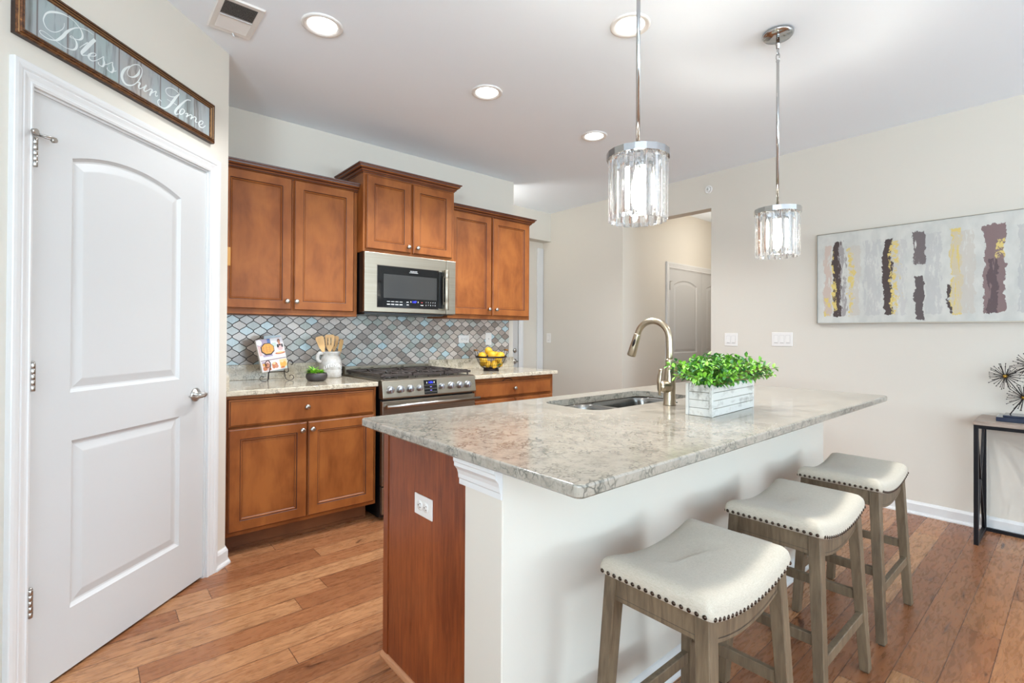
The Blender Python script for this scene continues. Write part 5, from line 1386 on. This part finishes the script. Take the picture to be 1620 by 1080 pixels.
utensil('wooden_turner', 'solid flat wooden turner leaning left out of the crock', (kx - .012, ky - .030, zb), (kx - .086, ky - .012, ZC + .292), .105, .020, .029, [], radians(8))
utensil('slotted_turner', 'wide two-slot wooden turner standing upright in the crock', (kx - .006, ky - .004, zb), (kx - .006, ky + .004, ZC + .305), .11, .026, .033, [-.012, .009], radians(-6))
utensil('slotted_spoon', 'narrow slotted wooden spoon behind the wide turner in the crock', (kx + .014, ky + .030, zb), (kx + .048, ky + .034, ZC + .296), .10, .022, .026, [0.0], radians(20))
utensil('wooden_spatula', 'edge-on wooden spatula leaning right out of the crock', (kx + .026, ky - .022, zb), (kx + .082, ky + .002, ZC + .270), .11, .018, .022, [], radians(58))

# wire bowl of lemons
bx_, by_ = 2.66, 3.36
T = thing('wire_bowl', 'dark wire fruit bowl with wooden handles heaped with lemons', 'bowl', (bx_, by_, ZC))
R = .131
def rad(h): return .062 + (R - .062) * min(1, max(0, (h - .022) / .098)) ** .55
m = MB(); m.lathe([(.066, 0), (.068, .002), (.064, .022), (.058, .022), (.060, .002)], (bx_, by_, ZC), 32, cap0=False, cap1=False); build('foot_ring', m, M_IRON, T)
m = MB(); m.lathe([(R + .001, .112), (R + .005, .114), (R + .005, .124), (R + .001, .126), (R - .001, .124), (R - .001, .114), (R + .001, .112)], (bx_, by_, ZC), 44, cap0=False, cap1=False); build('rim', m, M_IRON, T)
m = MB()
for k in range(36):
    a = 2 * pi * k / 36; m.tube([(bx_ + rad(h) * cos(a), by_ + rad(h) * sin(a), ZC + h) for h in (.02, .03, .042, .06, .085, .115)], .0011, 5)
for h in (.034, .05, .072, .095): m.tube([(bx_ + rad(h) * cos(2 * pi * i / 40), by_ + rad(h) * sin(2 * pi * i / 40), ZC + h) for i in range(40)], .0011, 5, closed=True)
for a in (.2, .2 + pi / 2): m.tube([(bx_ - .063 * cos(a), by_ - .063 * sin(a), ZC + .021), (bx_ + .063 * cos(a), by_ + .063 * sin(a), ZC + .021)], .0012, 5)
build('wire_basket', m, M_IRON, T)
va = radians(-40.8)
for s in (-1, 1):
    vb = va + radians(28); ax = Vector((cos(vb), sin(vb), 0)) * s; ay = Vector((-sin(vb), cos(vb), 0))
    c = Vector((bx_, by_, ZC)); m = MB()
    for k in (-1, 1): m.tube([c + ax * (R - .002) + ay * .03 * k + Vector((0, 0, .118)), c + ax * (R + .008) + ay * .026 * k + Vector((0, 0, .155)), c + ax * (R + .014) + ay * .022 * k + Vector((0, 0, .176))], .0022, 6)
    hd = build('handle', m, M_IRON, T); m = MB(); m.tube([c + ax * (R + .014) - ay * .03 + Vector((0, 0, .176)), c + ax * (R + .014) + ay * .03 + Vector((0, 0, .176))], [.0075, .0075], 12); build('grip', m, M_HANDLEWOOD, hd)
vx, vy = Vector((cos(va), sin(va), 0)), Vector((-sin(va), cos(va), 0))   # right in view, away from view
LEM = [(-.074, -.012, .120, 'leftmost lemon at the bowl rim'), (-.022, .016, .166, 'topmost lemon heaped in the wire bowl'), (.012, -.050, .138, 'lemon at the front centre just under the topmost one'), (.078, .0, .124, 'rightmost lemon showing above the bowl rim'),
       (-.058, -.058, .080, 'lemon behind the wires at the left of the upper row'), (.062, -.068, .092, 'lemon behind the wires at the right of the upper row'), (-.026, -.055, .042, 'small lemon low in the bowl left of centre'), (.028, -.058, .056, 'lemon low in the bowl at its centre'),
       (.085, -.02, .066, 'lemon low at the right edge of the bowl'), (-.075, .02, .062, 'lemon low at the left edge of the bowl'), (.03, .05, .06, 'lemon hidden low at the back of the bowl'), (.04, .06, .13, 'lemon at the back of the bowl behind the pile')]
rnd = random.Random(2)
LP_ = [[u, v, h,   .0335 if h > .1 else .029] for u, v, h, lab in LEM]
for it in range(200):                       # push the fruit apart until none overlap, inside the basket
    for i in range(len(LP_)):
        for j in range(i):
            a, c = LP_[i], LP_[j]; dd = Vector((a[0] - c[0], a[1] - c[1], a[2] - c[2])); need = (a[3] + c[3]) * 1.07
            if dd.length < need:
                s_ = dd.normalized() * (need - dd.length) * .5
                for k in range(3): a[k] += s_[k]; c[k] -= s_[k]
    for a in LP_:
        lim = (rad(min(.12, max(.03, a[2]))) - a[3] - .004 if a[2] < .13 else .115); q_ = sqrt(a[0] ** 2 + a[1] ** 2)
        if q_ > lim: a[0] *= lim / q_; a[1] *= lim / q_
        a[2] = max(a[2], .026 + a[3])
LEM = [(a[0], a[1], a[2], l[3]) for a, l in zip(LP_, LEM)]
RAD_ = [a[3] for a in LP_]
lem0 = None
for (u, v, h, lab), r in zip(LEM, RAD_):
    c = vx * u + vy * v
    if lem0 is None:
        m = MB(); loops = []
        for k in range(13):
            th = pi * k / 12; rr = sin(th) ** .85; zz = -cos(th) * 1.10 - (.10 * (1 if cos(th) > 0 else -1) * (abs(cos(th)) ** 10))
            loops.append([(max(rr, .012) * cos(2 * pi * j / 18), max(rr, .012) * sin(2 * pi * j / 18), zz) for j in range(18)])
        m.loft(loops); lem0 = build('lemon', m, M_LEMON); o = lem0
    else: o = lem0.copy(); COL.objects.link(o)
    o.location = (bx_ + c.x, by_ + c.y, ZC + h); o.scale = (r, r, r); o.rotation_euler = (rnd.uniform(.6, 1.7), rnd.uniform(-.6, .6), rnd.uniform(0, 6))
    tag(o, lab, 'lemon', 'lemons in the wire bowl')
m = MB(); leaf(m, Vector((0, 0, 0)), Vector((.8, -.2, .55)), .062, .03, 0, .3); o = build('lemon_leaf', m, M_LEAFD, recalc=False)
c = vx * .055 - vy * .098; o.location = (bx_ + c.x, by_ + c.y, ZC + .038); tag(o, 'dark green leaf among the lemons low in the wire bowl', 'leaf')

# small golden wooden block on the pantry return wall, beside the wall cabinet
m = MB(); m.box((PX + .001, 3.10, 1.600), (PX + .034, 3.13, 1.702)); m.box((PX + .001, 3.105, 1.61), (PX + .030, 3.145, 1.69))
solo('wall_block', m, M_GOLDWOOD, 'small golden wooden block on the pantry wall beside the cabinet door', 'wall hook', bevel=.002)
